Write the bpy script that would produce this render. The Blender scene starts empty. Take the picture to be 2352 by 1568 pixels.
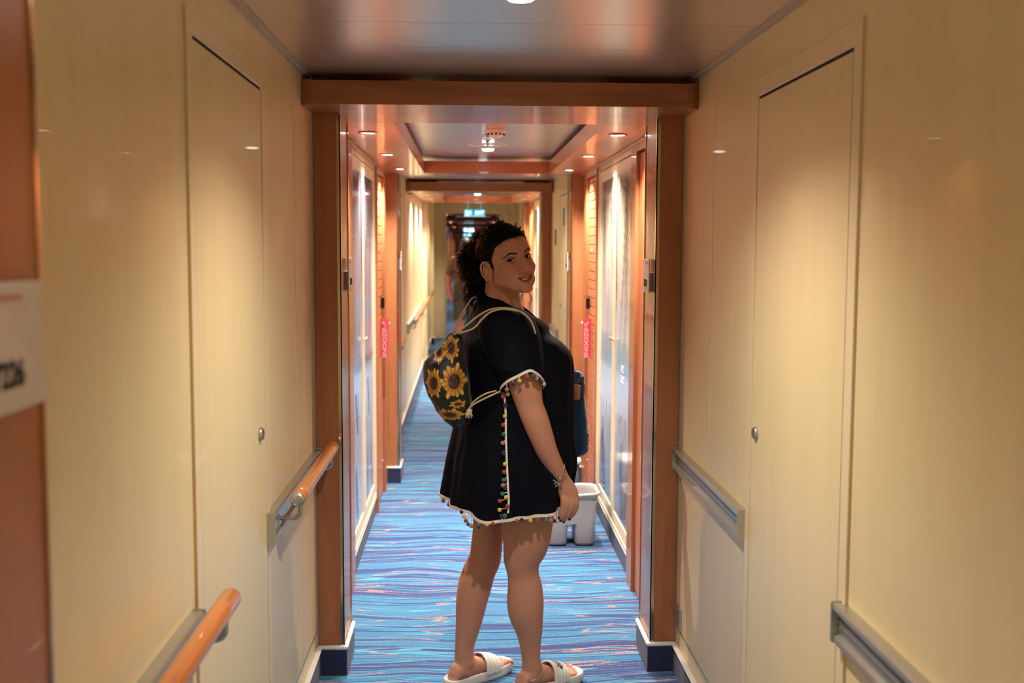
import bpy, bmesh, math, random
import numpy as np
from mathutils import Vector, Matrix, noise as mnoise
random.seed(7)
S = bpy.context.scene
COL = S.collection
PI = math.pi

# ------------------------------------------------------------------ helpers
def sheer(y):
    """the ship's deck rises gently towards the bow"""
    if y <= 1: return 0.0
    if y < 12: return .00085 * (y - 1) ** 2
    if y < 16.5: return .103 + .0187 * (y - 12)
    return min(.187 + .004 * (y - 16.5), .23)

def srgb(r, g, b):
    f = lambda c: (c / 255 / 12.92) if c / 255 <= .04045 else ((c / 255 + .055) / 1.055) ** 2.4
    return (f(r), f(g), f(b), 1)

class MB:
    """collects world-space geometry of ONE mesh"""
    def __init__(s): s.v = []; s.f = []; s.m = []; s.sm = []
    def add(s, vs, fs, mi=0, smooth=False):
        n = len(s.v); s.v += [tuple(p) for p in vs]
        for f in fs: s.f.append([i + n for i in f]); s.m.append(mi); s.sm.append(smooth)
        return s
    def box(s, x0, x1, y0, y1, z0, z1, mi=0, seg=.8, bev=0):
        n = max(1, int(math.ceil((y1 - y0) / seg)))
        vs = []; fs = []
        b = bev
        if b:
            # chamfered section profile in XZ, swept along Y
            prof = [(x0+b, z0), (x1-b, z0), (x1, z0+b), (x1, z1-b), (x1-b, z1), (x0+b, z1), (x0, z1-b), (x0, z0+b)]
        else:
            prof = [(x0, z0), (x1, z0), (x1, z1), (x0, z1)]
        k = len(prof)
        for i in range(n + 1):
            y = y0 + (y1 - y0) * i / n
            vs += [(x, y, z) for x, z in prof]
        for i in range(n):
            for j in range(k):
                a = i * k + j; c = i * k + (j + 1) % k
                fs.append([a, c, c + k, a + k])
        fs.append(list(range(k))[::-1][::-1]); fs.append([n * k + j for j in range(k)][::-1])
        return s.add(vs, fs, mi)
    def tube(s, pts, r, n=10, mi=0, cap=True, flat=1.0):
        pts = [Vector(p) for p in pts]; m = len(pts)
        rr = r if isinstance(r, (list, tuple)) else [r] * m
        prev = None; vs = []; fs = []
        for i, p in enumerate(pts):
            t = (pts[min(i + 1, m - 1)] - pts[max(i - 1, 0)])
            if t.length < 1e-9: t = Vector((0, 0, 1))
            t.normalize()
            if prev is None:
                ref = Vector((0, 0, 1)) if abs(t.z) < .9 else Vector((1, 0, 0))
                a = t.cross(ref).normalized()
            else:
                a = (prev - t * prev.dot(t))
                a = a.normalized() if a.length > 1e-6 else t.orthogonal().normalized()
            prev = a; b = t.cross(a)
            for j in range(n):
                an = 2 * PI * j / n
                vs.append(p + a * math.cos(an) * rr[i] + b * math.sin(an) * rr[i] * flat)
        for i in range(m - 1):
            for j in range(n):
                fs.append([i*n+j, i*n+(j+1)%n, (i+1)*n+(j+1)%n, (i+1)*n+j])
        if cap: fs.append(list(range(n))[::-1]); fs.append([(m-1)*n+j for j in range(n)])
        return s.add(vs, fs, mi, True)
    def lathe(s, c, prof, n=28, mi=0, axis='Z', smooth=True):
        """prof: list of (r, h) ; closed at r=0"""
        vs = []; fs = []; c = Vector(c)
        for r, h in prof:
            for j in range(n):
                an = 2 * PI * j / n
                if axis == 'Z': p = Vector((r*math.cos(an), r*math.sin(an), h))
                elif axis == 'X': p = Vector((h, r*math.cos(an), r*math.sin(an)))
                else: p = Vector((r*math.cos(an), h, r*math.sin(an)))
                vs.append(c + p)
        for i in range(len(prof) - 1):
            for j in range(n):
                fs.append([i*n+j, i*n+(j+1)%n, (i+1)*n+(j+1)%n, (i+1)*n+j])
        return s.add(vs, fs, mi, smooth)
    def sphere(s, c, r, n=12, m=8, mi=0, sc=(1,1,1)):
        prof = [(max(1e-5, r*math.sin(PI*i/m)), -r*math.cos(PI*i/m)) for i in range(m+1)]
        k = len(s.v); s.lathe((0,0,0), prof, n, mi)
        for i in range(k, len(s.v)):
            x, y, z = s.v[i]; s.v[i] = (c[0]+x*sc[0], c[1]+y*sc[1], c[2]+z*sc[2])
        return s
    def warp(s):
        s.v = [(x, y, z + sheer(y)) for x, y, z in s.v]; return s
    def build(s, name, mat, parent=None, warp=False, loc=None):
        if warp: s.warp()
        a = np.array(s.v)
        if parent is not None: o0 = Vector(parent['_w']) if '_w' in parent else Vector(parent.location)
        elif loc is not None: o0 = Vector(loc)
        else: o0 = Vector(((a[:,0].min()+a[:,0].max())/2, (a[:,1].min()+a[:,1].max())/2, a[:,2].min()))
        me = bpy.data.meshes.new(name)
        me.from_pydata([tuple(Vector(p) - o0) for p in s.v], [], s.f)
        mats = mat if isinstance(mat, (list, tuple)) else [mat]
        for q in mats: me.materials.append(q)
        for p, mi, sm in zip(me.polygons, s.m, s.sm): p.material_index = mi; p.use_smooth = sm
        bm = bmesh.new(); bm.from_mesh(me); bmesh.ops.recalc_face_normals(bm, faces=bm.faces); bm.to_mesh(me); bm.free()
        o = bpy.data.objects.new(name, me); COL.objects.link(o)
        if parent is not None:
            o.parent = parent; W[o.name] = o0
        else: o.location = o0
        o['_w'] = tuple(o0)
        return o
W = {}
def tag(o, label=None, cat=None, group=None, kind=None):
    if label: o['label'] = label
    if cat: o['category'] = cat
    if group: o['group'] = group
    if kind: o['kind'] = kind
    return o
def empty(name, loc, label, cat, group=None, kind=None):
    o = bpy.data.objects.new(name, None); COL.objects.link(o); o.location = loc; o.empty_display_size = .05
    o['_w'] = tuple(loc)
    return tag(o, label, cat, group, kind)
def children(o): return [c for c in bpy.data.objects if c.parent == o]
def copy_tree(o, loc=None, label=None, group=None, parent=None):
    c = o.copy(); COL.objects.link(c)
    if parent is not None: c.parent = parent
    for ch in children(o): copy_tree(ch, parent=c)
    if loc is not None: c.location = loc; c['_w'] = tuple(loc)
    if label: c['label'] = label
    if group: c['group'] = group
    return c
def shift(o, dy, label=None, group=None):
    l = o.location; ny = l.y + dy
    return copy_tree(o, (l.x, ny, l.z - sheer(l.y) + sheer(ny)), label, group)

# ------------------------------------------------------------------ materials
def mat(name, col, rough=.5, metal=0, spec=.5, emis=None, es=0, alpha=1, coat=0, sheen=0):
    m = bpy.data.materials.new(name); m.use_nodes = True
    b = m.node_tree.nodes['Principled BSDF']
    b.inputs['Base Color'].default_value = col
    b.inputs['Roughness'].default_value = rough
    b.inputs['Metallic'].default_value = metal
    b.inputs['Specular IOR Level'].default_value = spec
    b.inputs['Coat Weight'].default_value = coat
    b.inputs['Sheen Weight'].default_value = sheen
    if emis: b.inputs['Emission Color'].default_value = emis; b.inputs['Emission Strength'].default_value = es
    if alpha < 1: b.inputs['Alpha'].default_value = alpha
    return m
class N:
    """tiny node builder"""
    def __init__(s, m): s.t = m.node_tree; s.b = s.t.nodes['Principled BSDF']
    def n(s, typ, ins=None, **kw):
        x = s.t.nodes.new(typ)
        for k, v in kw.items(): setattr(x, k, v)
        for k, v in (ins or {}).items():
            i = x.inputs[k]
            if isinstance(v, bpy.types.NodeSocket): s.t.links.new(v, i)
            else: i.default_value = v
        return x
    def m(s, op, a, b=0, c=0):
        x = s.n('ShaderNodeMath', operation=op)
        for i, v in enumerate((a, b, c)):
            if isinstance(v, bpy.types.NodeSocket): s.t.links.new(v, x.inputs[i])
            else: x.inputs[i].default_value = v
        return x.outputs[0]
    def mix(s, f, a, b, blend='MIX'):
        x = s.n('ShaderNodeMix', data_type='RGBA', blend_type=blend)
        for k, v in ((0, f), (6, a), (7, b)):
            if isinstance(v, bpy.types.NodeSocket): s.t.links.new(v, x.inputs[k])
            else: x.inputs[k].default_value = v
        return x.outputs[2]
    def pos(s, scale=(1,1,1), obj=False):
        if obj: p = s.n('ShaderNodeTexCoord').outputs['Object']
        else: p = s.n('ShaderNodeNewGeometry').outputs['Position']
        return s.n('ShaderNodeMapping', {'Vector': p, 'Scale': scale}).outputs[0]
    def noise(s, vec, scale=1, detail=2, rough=.5, dist=0):
        return s.n('ShaderNodeTexNoise', {'Vector': vec, 'Scale': scale, 'Detail': detail, 'Roughness': rough, 'Distortion': dist}).outputs[0]
    def ramp(s, f, stops, interp='LINEAR'):
        x = s.n('ShaderNodeValToRGB', {'Fac': f}); r = x.color_ramp; r.interpolation = interp
        while len(r.elements) < len(stops): r.elements.new(.5)
        for e, (p, c) in zip(r.elements, stops): e.position = p; e.color = c
        return x.outputs[0]
    def bump(s, h, strength=.2, dist=.002):
        x = s.n('ShaderNodeBump', {'Height': h, 'Strength': strength, 'Distance': dist})
        s.t.links.new(x.outputs[0], s.b.inputs['Normal'])
    def color(s, c): s.t.links.new(c, s.b.inputs['Base Color'])

def make_wood(name, base, dark, vec, rough=.32, coat=.25, fine=26):
    m = mat(name, base, rough, coat=coat); q = N(m)
    p = q.pos(vec)
    a = q.noise(p, 1, 5, .6, .6)
    f = q.noise(q.pos((vec[0]*8, vec[1]*8, vec[2]*5)), 1.5, 3, .6)
    c = q.ramp(a, [(.28, dark), (.5, base), (.72, tuple(min(1, x*1.16) for x in base[:3]) + (1,))])
    c = q.mix(q.m('MULTIPLY', f, .35), c, dark)
    q.color(c); q.bump(f, .04, .001)
    return m
WD, WDK = srgb(176, 112, 72), srgb(138, 80, 48)
M = {}
M['wood_v'] = make_wood('pear_wood_vertical', WD, WDK, (9, 9, .7))
M['wood_x'] = make_wood('pear_wood_crosswise', WD, WDK, (.9, 7, 9))
M['wood_y'] = make_wood('pear_wood_lengthwise', srgb(196, 130, 90), srgb(172, 106, 70), (7, .7, 7), rough=.3)
M['wood_door'] = make_wood('cabin_door_wood', srgb(200, 116, 72), srgb(160, 84, 48), (9, 9, .9), rough=.4, coat=.05)
M['bar'] = make_wood('handrail_wood', srgb(206, 128, 66), srgb(176, 98, 44), (30, 2, 30), rough=.28, coat=.4)
def wallmat(name, col, col2):
    m = mat(name, col, .42, coat=.06); q = N(m)
    a = q.noise(q.pos((14, 14, .9)), 1, 4, .6)
    b = q.noise(q.pos((60, 60, 6)), 1, 2, .5)
    q.color(q.mix(q.m('ADD', q.m('MULTIPLY', a, .7), q.m('MULTIPLY', b, .3)), col, col2)); q.bump(b, .03, .001)
    return m
M['cream'] = wallmat('cream_wall_laminate', srgb(234, 216, 172), srgb(220, 196, 146))
M['cream2'] = wallmat('pale_frame_laminate', srgb(236, 214, 178), srgb(224, 200, 160))
M['cream3'] = wallmat('lower_panel_laminate', srgb(228, 208, 168), srgb(214, 188, 144))
M['gap'] = mat('shadow_gap', srgb(40, 26, 16), .9)
M['alu'] = mat('brushed_aluminium', srgb(190, 190, 182), .34, .85)
M['alu_dark'] = mat('aluminium_channel', srgb(150, 150, 150), .42, .8)
M['chrome'] = mat('polished_chrome', srgb(225, 220, 210), .08, 1)
M['steel_edge'] = mat('polished_corner_strip', srgb(196, 180, 150), .12, 1)
M['white'] = mat('white_plastic_strip', srgb(232, 230, 226), .35)
M['black'] = mat('black_plastic', srgb(16, 16, 18), .4)
M['lens'] = mat('lamp_lens', (1,1,1,1), .3, emis=(1, .95, .86, 1), es=24)
M['sign_white'] = mat('sign_plastic', srgb(214, 205, 200), .4)
M['ink'] = mat('dark_ink', srgb(30, 30, 44), .6)
M['pink'] = mat('pink_door_hanger', srgb(238, 92, 116), .35)
M['red'] = mat('red_plastic', srgb(190, 30, 40), .4)
M['grey_plastic'] = mat('grey_bucket_plastic', srgb(172, 167, 166), .42)
M['mirror'] = mat('satin_ceiling_metal', srgb(222, 206, 186), .2, .7)
m = M['mirror']; q = N(m)
f = q.noise(q.pos((40, 1.5, 40)), 1, 3, .6)
q.b.inputs['Roughness'].default_value = .27
# carpet skirting
m = M['skirt'] = mat('navy_carpet_skirting', srgb(34, 44, 92), .95, sheen=.2); q = N(m)
f = q.noise(q.pos((1,1,1)), 420, 2, .6)
q.color(q.mix(f, srgb(18, 23, 50), srgb(40, 48, 94))); q.bump(f, .5, .002)
# carpet: wavy bands running across the corridor
m = M['carpet'] = mat('blue_wave_carpet', srgb(70, 130, 180), .95, spec=.15, sheen=.15); q = N(m)
A = q.pos((1, 1, 1))
def wv(sx, sy, amp, fx, off):
    """long bands across the corridor, gently waved"""
    xyz = q.n('ShaderNodeSeparateXYZ', {'Vector': A})
    wob = q.m('MULTIPLY', q.m('SUBTRACT', q.noise(q.pos((fx, 1.6, off)), 1, 1, .4), .5), amp)
    yy = q.m('MULTIPLY', q.m('ADD', xyz.outputs[1], wob), sy)
    vec = q.n('ShaderNodeCombineXYZ', {0: q.m('MULTIPLY', xyz.outputs[0], sx), 1: yy, 2: off}).outputs[0]
    return q.noise(vec, 1, 1.5, .5)
n1 = wv(.22, 7, .16, 2.2, 1.0)
n2 = wv(.3, 11, .12, 2.6, 5.0)
n3 = wv(.45, 6, .20, 2.4, 9.0)
n4 = wv(.3, 8, .14, 2.0, 13.0)
tuft = q.noise(A, 330, 2, .7); tuft2 = q.noise(A, 150, 2, .7)
blue = q.mix(tuft2, srgb(30, 92, 140), srgb(84, 150, 190))
def band(nv, c, w): # 1 inside |nv-c|<w
    return q.m('LESS_THAN', q.m('ABSOLUTE', q.m('SUBTRACT', nv, c)), w)
def frac_band(nv, k, w, ph=0):
    fr = q.m('FRACT', q.m('ADD', q.m('MULTIPLY', nv, k), ph))
    return q.m('LESS_THAN', fr, w)
indigo = q.mix(tuft, srgb(38, 54, 104), srgb(72, 92, 148))
cy = q.mix(tuft, srgb(64, 146, 180), srgb(98, 176, 202))
orange = q.mix(tuft, srgb(176, 124, 104), srgb(222, 166, 136))
c = q.mix(frac_band(n1, 6, .42), blue, indigo)
c = q.mix(frac_band(n2, 5, .16, .2), c, indigo)
c = q.mix(frac_band(n1, 6, .045, .05), c, cy)
c = q.mix(frac_band(n2, 9, .075, .4), c, cy)
sp = q.m('GREATER_THAN', q.noise(q.pos((1, 1.6, 1)), 230, 2, .6), .49)
om = q.m('MULTIPLY', frac_band(n3, 8, .050, .2), sp)
om2 = q.m('MULTIPLY', frac_band(n4, 8, .045, .6), sp)
c = q.mix(q.m('MAXIMUM', om, om2), c, orange)
q.color(c); q.bump(tuft, .6, .003)

# ------------------------------------------------------------------ room shell
XL, XR, CZ = -.53, .748, 2.06
Y0, YC, YE = -3.2, 16.2, 46.0
def struct(name, mb, m, warp=True): return tag(mb.build(name, m, warp=warp), kind='structure')
def grid_plane(x0, x1, y0, y1, z, flip=False, step=.6):
    n = int((y1-y0)/step); vs = []; fs = []
    for i in range(n+1):
        y = y0+(y1-y0)*i/n
        vs += [(x0, y, z), (x1, y, z)]
    for i in range(n): fs.append([2*i, 2*i+1, 2*i+3, 2*i+2])
    return vs, fs
b = MB(); b.box(XL-.2, XR+.2, Y0, YE, -.08, 0, seg=.6); struct('floor', b, M['carpet'])
# ceiling: satin metal panels with fine joints and an edge angle
b = MB(); y = Y0
while y < YE:
    y2 = min(y+.327, YE); b.box(XL+.022, XR-.022, y+.0012, y2-.0012, CZ, CZ+.02, 0, bev=.0012); y = y2
b.box(XL-.1, XR+.1, Y0, YE, CZ+.02, CZ+.08, 1)
ceiling = struct('ceiling', b, [M['mirror'], M['gap']])
M['angle'] = mat('painted_ceiling_angle', srgb(196, 184, 166), .4, .3)
for i, (a, c_) in enumerate(((XL, XL+.0215), (XR-.0215, XR))):
    b = MB(); b.box(a, c_, Y0, YE, CZ-.003, CZ+.02, 0)
    b.box(XL-.001 if i == 0 else XR-.002, XL+.003 if i == 0 else XR+.001, Y0, YE, CZ-.008, CZ-.003, 0)
    struct('trim_%d' % (i+1), b, M['angle'])
for nm, a, c_ in (('wall_left', XL-.12, XL), ('wall_right', XR, XR+.12)):
    b = MB(); b.box(a, c_, Y0, YC, 0, CZ+.05, 0)
    xi = XL if nm == 'wall_left' else XR
    b2 = xi
    for yj in ((3.23,) if nm == 'wall_right' else (3.3,)):
        sgn = 1 if nm == 'wall_left' else -1
        b.box(min(xi, xi+sgn*.0012), max(xi, xi+sgn*.0012), yj, yj+.004, .8, CZ, 1)
    for (ya, yb) in ((YC, YE),): b.box(a, c_, ya, yb, 0, CZ+.05, 2, seg=1)
    struct(nm, b, [M['cream'], M['cream2'], M['wood_v']])
b = MB(); b.box(XL-.2, XR+.2, YE, YE+.1, -.1, CZ+.1); struct('wall_far', b, M['cream'])
b = MB(); b.box(XL-.2, XR+.2, Y0-.1, Y0, -.1, CZ+.1); struct('wall_back', b, M['cream'])
# fire-door bulkhead across the corridor
b = MB()
b.box(XL-.1, -.34, YC, YC+.25, 0, CZ+.05); b.box(.48, XR+.1, YC, YC+.25, 0, CZ+.05); b.box(-.34, .48, YC, YC+.25, 1.89, CZ+.05)
b.box(-.36, -.34, YC-.02, YC+1.2, 0, 1.9); b.box(.48, .5, YC-.02, YC+1.2, 0, 1.9)
struct('wall_bulkhead', b, M['cream'])

# skirting: navy carpet with a white half-round cap
def skirting(name, side, ya, yb):
    x = XL if side < 0 else XR; s_ = -side
    def bx(mb, d0, d1, z0, z1, mi=0, bev=0):
        a, c_ = x + s_*d0, x + s_*d1; mb.box(min(a, c_), max(a, c_), ya, yb, z0, z1, mi, bev=bev)
    b = MB(); bx(b, 0, .012, 0, .094, 0); bx(b, 0, .020, .094, .106, 1, bev=.005)
    bx(b, 0, .004, .165, .171, 2)
    return struct(name, b, [M['skirt'], M['white'], M['alu']])
skirting('baseboard_left', -1, 2.81, 3.68); skirting('baseboard_right', 1, 2.765, 3.68)
skirting('baseboard_left.001', -1, 6.96, 16.2); skirting('baseboard_right.001', 1, 6.96, 9.48)
skirting('baseboard_left.002', -1, 1.1, 2.05); skirting('baseboard_right.002', 1, 1.1, 2.01)
skirting('baseboard_left.003', -1, 16.4, 46); skirting('baseboard_right.003', 1, 12.8, 46)
skirting('baseboard_left.004', -1, 4.66, 5.95); skirting('baseboard_right.004', 1, 4.66, 5.95)
skirting('baseboard_right.005', 1, 10.46, 11.75)

# flush service doors in the cream walls
def xbox(mb, side, d0, d1, ya, yb, z0, z1, mi=0, bev=0):
    """box standing d0..d1 proud of the left/right wall"""
    x = XL if side < 0 else XR; a, c_ = x - side*d0, x - side*d1
    return mb.box(min(a, c_), max(a, c_), ya, yb, z0, z1, mi, bev=bev)
nd = [0]
def service_door(side, ya, yb, top, knob_y):
    nd[0] += 1; r = empty('door_%d' % nd[0], ((XL if side < 0 else XR), (ya+yb)/2, sheer((ya+yb)/2)), None, None, kind='structure')
    b = MB(); fw = .042
    xbox(b, side, 0, .006, ya-fw, ya, 0, top+fw+.006, bev=.002); xbox(b, side, 0, .006, yb, yb+fw*.95, 0, top+fw+.006, bev=.002)
    xbox(b, side, 0, .006, ya, yb, top, top+fw+.006, bev=.002); b.build('door_frame', M['cream2'], r, warp=True)
    b = MB(); xbox(b, side, 0, .0015, ya, yb, .01, top); b.build('shadow_gap', M['gap'], r, warp=True)
    b = MB(); xbox(b, side, 0, .004, ya+.009, yb-.0015, .02, top-.007, bev=.0015); b.build('door_leaf', M['cream'], r, warp=True)
    b = MB(); x = (XL if side < 0 else XR); s_ = -side
    b.lathe((x, knob_y, 1.035), [(1e-4, s_*.004), (.017, s_*.004), (.017, s_*.010), (.013, s_*.014), (.008, s_*.010), (1e-4, s_*.010)], 20, 0, 'X')
    b.build('knob', M['alu'], r, warp=True)
    return r
service_door(-1, 2.09, 2.77, 1.91, 2.69)
service_door(1, 2.055, 2.73, 1.895, 2.682)
service_door(1, 7.85, 8.56, 1.9, 8.44)
service_door(-1, 7.75, 8.9, 1.9, 7.85)
service_door(1, 14.2, 14.9, 1.9, 14.3)

# aluminium edging below the rails
for i, (side, y_, ya, yb) in enumerate(((-1, 2.775, 2.775, 3.67), (1, 2.77, 2.77, 3.67))):
    b = MB(); xbox(b, side, 0, .005, y_-.001, y_+.008, .106, .73); xbox(b, side, 0, .006, 3.662, 3.678, .106, 1.96)
    xbox(b, side, 0, .003, ya+.008, yb, .172, .735, 1)
    struct('trim_%d' % (3+i), b, [M['alu'], M['cream3']])

# handrails: aluminium wall profile, steel brackets, round wooden bar (right-hand ones have lost the bar)
def handrail(side, ya, yb, label, bar=True, bar_a=None, bar_b=None, group=None):
    x = XL if side < 0 else XR; s_ = -side
    r = empty('handrail', (x, (ya+yb)/2, .76+sheer((ya+yb)/2)), label, 'handrail', group)
    b = MB(); P = lambda d: x + s_*d
    # E-shaped channel swept along Y
    prof = [(0,.80),(.022,.80),(.026,.796),(.026,.788),(.012,.782),(.012,.738),(.022,.732),(.024,.726),(.022,.720),(0,.720)]
    n = max(1, int((yb-ya)/.7)); k = len(prof); vs = []; fs = []
    dz = .01
    for i in range(n+1):
        y = ya+(yb-ya)*i/n; vs += [(P(d), y, z+dz) for d, z in prof]
    for i in range(n):
        for j in range(k): fs.append([i*k+j, i*k+(j+1)%k, (i+1)*k+(j+1)%k, (i+1)*k+j])
    fs += [list(range(k)), [n*k+j for j in range(k)]]
    b.add(vs, fs); b.build('wall_profile', M['alu'], r, warp=True)
    if not bar:
        b = MB(); a0, a1 = sorted((P(.0122), P(.0145)))
        for z in (.748, .762, .776): b.box(a0, a1, ya+.004, yb-.004, z+dz, z+dz+.006)
        b.build('channel_groove', M['alu_dark'], r, warp=True)
    for ye in (ya, yb):
        b = MB(); a0, a1 = sorted((P(0), P(.027))); b.box(a0, a1, ye-.003, ye+.003, .719+dz, .802+dz, bev=.003); b.build('end_plate', M['alu'], r, warp=True)
    if bar:
        A_ = ya+.09 if bar_a is None else bar_a; B_ = yb if bar_b is None else bar_b
        zb = .826; rb = .0205; xb = P(.070)
        b = MB(); b.tube([(xb, A_+(B_-A_)*i/12, zb) for i in range(13)], rb, 20); b.build('rail_bar', M['bar'], r, warp=True)
        for ye, sg in ((A_, -1), (B_, 1)):
            b = MB(); pr = [(1e-4, sg*.010), (.012, sg*.010), (.0185, sg*.006), (.0198, 0), (.0198, -sg*.003)]
            b.lathe((xb, ye, zb), pr, 22, 0, 'Y'); b.build('end_cap', M['alu'], r, warp=True)
        nb = max(2, int((B_-A_)/1.3)+1)
        for i in range(nb):
            y = A_+.05+(B_-A_-.1)*i/(nb-1)
            b = MB()
            pts = [(P(.013), y, .762)] + [(P(.02+.030*t), y, .762) for t in (.3, .6, 1)]
            for a_ in range(1, 7):
                an = a_/6*PI/2; pts.append((P(.050+.02*math.sin(an)), y, .762+.02*(1-math.cos(an))))
            pts.append((xb, y, .82)); b.tube(pts, .0065, 12)
            a0, a1 = sorted((P(.012), P(.0155))); b.box(a0, a1, y-.022, y+.022, .745, .79, bev=.001)
            b.build('bracket', M['alu'], r, warp=True)
    return r
HG = 'wooden handrails along the left wall'
handrail(-1, 2.765, 3.675, 'round wooden handrail on aluminium wall profile, running up to the first left pillar', bar_a=2.86, bar_b=3.62)
handrail(-1, .9, 2.02, 'blurred near wooden handrail at the bottom left, ending before the cream door', bar_a=.95, bar_b=2.04)
handrail(1, 2.77, 3.675, 'bare grey aluminium rail channel between the right cream door and the wooden pillar', bar=False)
handrail(1, 1.1, 2.03, 'bare aluminium rail channel at the lower right corner, nearest the camera', bar=False)
handrail(-1, 6.97, 7.62, 'short stub of wooden handrail just past the second left pillar', bar_a=7.02, bar_b=7.66)
handrail(-1, 9.25, 14.2, 'long wooden handrail on the far left wall lit in bright scallops', bar_a=9.36, bar_b=14.2)
handrail(1, 8.72, 9.4, 'short grey rail channel on the right wall beside the far wooden pillar', bar=False)

# socket beside the right pillar
r = empty('power_socket', (XR, 3.615, .21), 'square metal wall socket low on the right wall beside the wooden pillar', 'socket')
b = MB(); xbox(b, 1, 0, .011, 3.575, 3.655, .186, .262, bev=.003); b.build('face_plate', M['alu'], r)
b = MB(); b.lathe((XR-.011, 3.615, .226), [(.026, -.001), (.024, -.002), (.022, .006), (1e-4, .006)], 22, 0, 'X'); b.build('socket_well', M['alu_dark'], r)
b = MB()
for dy in (-.009, .009): b.lathe((XR-.008, 3.615+dy, .226), [(.003, -.001), (.0028, -.0006), (1e-4, 0)], 10, 0, 'X')
b.build('pin_hole', M['black'], r)

# ------------------------------------------------------------------ wooden portals
def pillar(side, ya, label, mat_=None, dep=.24, pro=.0935):
    x = XL if side < 0 else XR
    r = empty('corridor_pillar', (x, ya+dep/2, sheer(ya)), label, 'pillar')
    m_ = mat_ or M['wood_v']
    b = MB(); xbox(b, side, 0, pro, ya, ya+dep, .1, 2.05 if mat_ else 1.965); b.build('post', m_, r, warp=True)
    if not mat_:
        b = MB(); s_ = -side; xp = x+s_*pro
        a0, a1 = sorted((xp-s_*.010, xp+s_*.0035)); b.box(a0, a1, ya-.003, ya+.0005, .105, 1.955)
        a0, a1 = sorted((xp, xp+s_*.0035)); b.box(a0, a1, ya-.003, ya+.010, .105, 1.955)
        b.box(a0, a1, ya+dep-.004, ya+dep+.002, .105, 1.955)
        b.build('corner_strip', M['steel_edge'], r, warp=True)
    b = MB(); xbox(b, side, 0, pro+.012, ya-.012, ya+dep, 0, .094); b.build('carpet_skirting', M['skirt'], r, warp=True)
    # white half-round cap along front and side
    s_ = -side; xp = x+s_*(pro+.008); yy = ya-.008; z = .1
    b = MB(); b.tube([(x, yy, z), (xp-s_*.004, yy, z), (xp, yy, z), (xp, yy+.004, z), (xp, ya+dep, z)], .0085, 12); b.build('cap_strip', M['white'], r, warp=True)
    return r
PG = 'wooden corridor pillars'
p1 = pillar(-1, 3.68, 'wooden pillar left of the woman, where the near handrail ends')
p2 = pillar(1, 3.68, 'wooden pillar right of the woman, beside the low wall socket')
p3 = pillar(-1, 6.72, 'brightly lit wooden pillar behind the left cabin door with the pink hanger')
p4 = pillar(1, 6.72, 'wooden pillar behind the right cabin door with the pink hanger')
p5 = pillar(-1, .86, 'blurred reddish wooden pillar at the left edge of the photo', dep=.24)
p6 = pillar(1, .86, 'wooden pillar just outside the right edge of the photo')
p7 = pillar(1, 9.48, 'far wooden pillar on the right seen over the woman\'s shoulder')
p8 = pillar(1, 12.52, 'farthest wooden pillar on the right, beyond the woman\'s head')
pillar(-1, 12.62, 'cream pilaster at the end of the scalloped left wall', M['cream'], .24, .05)
pillar(-1, 15.3, 'slim cream pilaster just before the corridor bulkhead on the left', M['cream'], .2, .045)

def portal(yf, label, ends=True):
    """wooden frame hanging under the metal ceiling: fascia, soffit ring, coffer"""
    r = empty('ceiling_frame', ((XL+XR)/2, yf+1.75, 1.96+sheer(yf+1.75)), label, 'wooden ceiling frame')
    zb, zt = 1.96, 2.035
    b = MB(); b.box(XL+.036, XR-.022, yf, yf+.02, zb, zt, 0); b.build('fascia_board', M['wood_x'], r, warp=True)
    for (xa, xb) in ((XL+.001, XL+.036), (XR-.022-.012, XR-.001)):
        b = MB()
        yo = .022
        vs = [(xa, yf+yo if xa < 0 else yf+.001, zb), (xb, yf-.001 if xa < 0 else yf+yo, zb), (xb, yf+.26, zb), (xa, yf+.26, zb)]
        if xa > 0: vs = [(xa, yf-.001, zb), (xb, yf+yo, zb), (xb, yf+.26, zb), (xa, yf+.26, zb)]
        v2 = [(p[0], p[1], zt+.003) for p in vs]; vs = [(p[0], p[1], zb-.002) for p in vs]
        b.add(vs+v2, [[0,1,2,3],[4,5,6,7],[0,1,5,4],[1,2,6,5],[2,3,7,6],[3,0,4,7]]); b.build('end_block', M['wood_v'], r, warp=True)
    b = MB()
    b.box(XL+.036, XR-.034, yf+.02, yf+.248, zb, zb+.02, 0); b.box(XL+.001, XR-.001, yf+.2495, yf+.5, zb, zb+.02, 0)
    b.box(XL+.001, XR-.001, yf+3.27, yf+3.51, zb, zb+.02, 0); b.build('soffit_panel', M['wood_x'], r, warp=True)
    b = MB(); b.box(XL+.001, -.27, yf+.5015, yf+3.2685, zb, zb+.02); b.box(.51, XR-.001, yf+.5015, yf+3.2685, zb, zb+.02)
    b.build('side_soffit', M['wood_y'], r, warp=True)
    b = MB(); b.box(-.285, -.2702, yf+.49, yf+3.27, zb+.0006, zt, 0); b.box(.5102, .525, yf+.49, yf+3.27, zb+.0006, zt, 0)
    b.build('coffer_side', M['wood_y'], r, warp=True)
    b = MB(); b.box(-.27, .51, yf+.488, yf+.4995, zb+.0006, zt); b.box(-.285, .525, yf+3.2705, yf+3.285, zb+.0006, zt); b.box(XL+.001, XR-.001, yf+3.495, yf+3.5095, zb+.0006, zt)
    b.build('coffer_end', M['wood_x'], r, warp=True)
    b = MB(); xbox(b, -1, 0, .035, yf+.47, yf+3.27, zb-.012, zb+.001, bev=.004); xbox(b, 1, 0, .035, yf+.47, yf+3.27, zb-.012, zb+.001, bev=.004)
    b.build('cornice_strip', M['wood_y'], r, warp=True)
    return r
f1 = portal(3.45, 'wooden ceiling frame with a recessed coffer, hanging above and behind the woman')
f0 = portal(-2.41, 'wooden ceiling frame over the camera, out of view')
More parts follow.
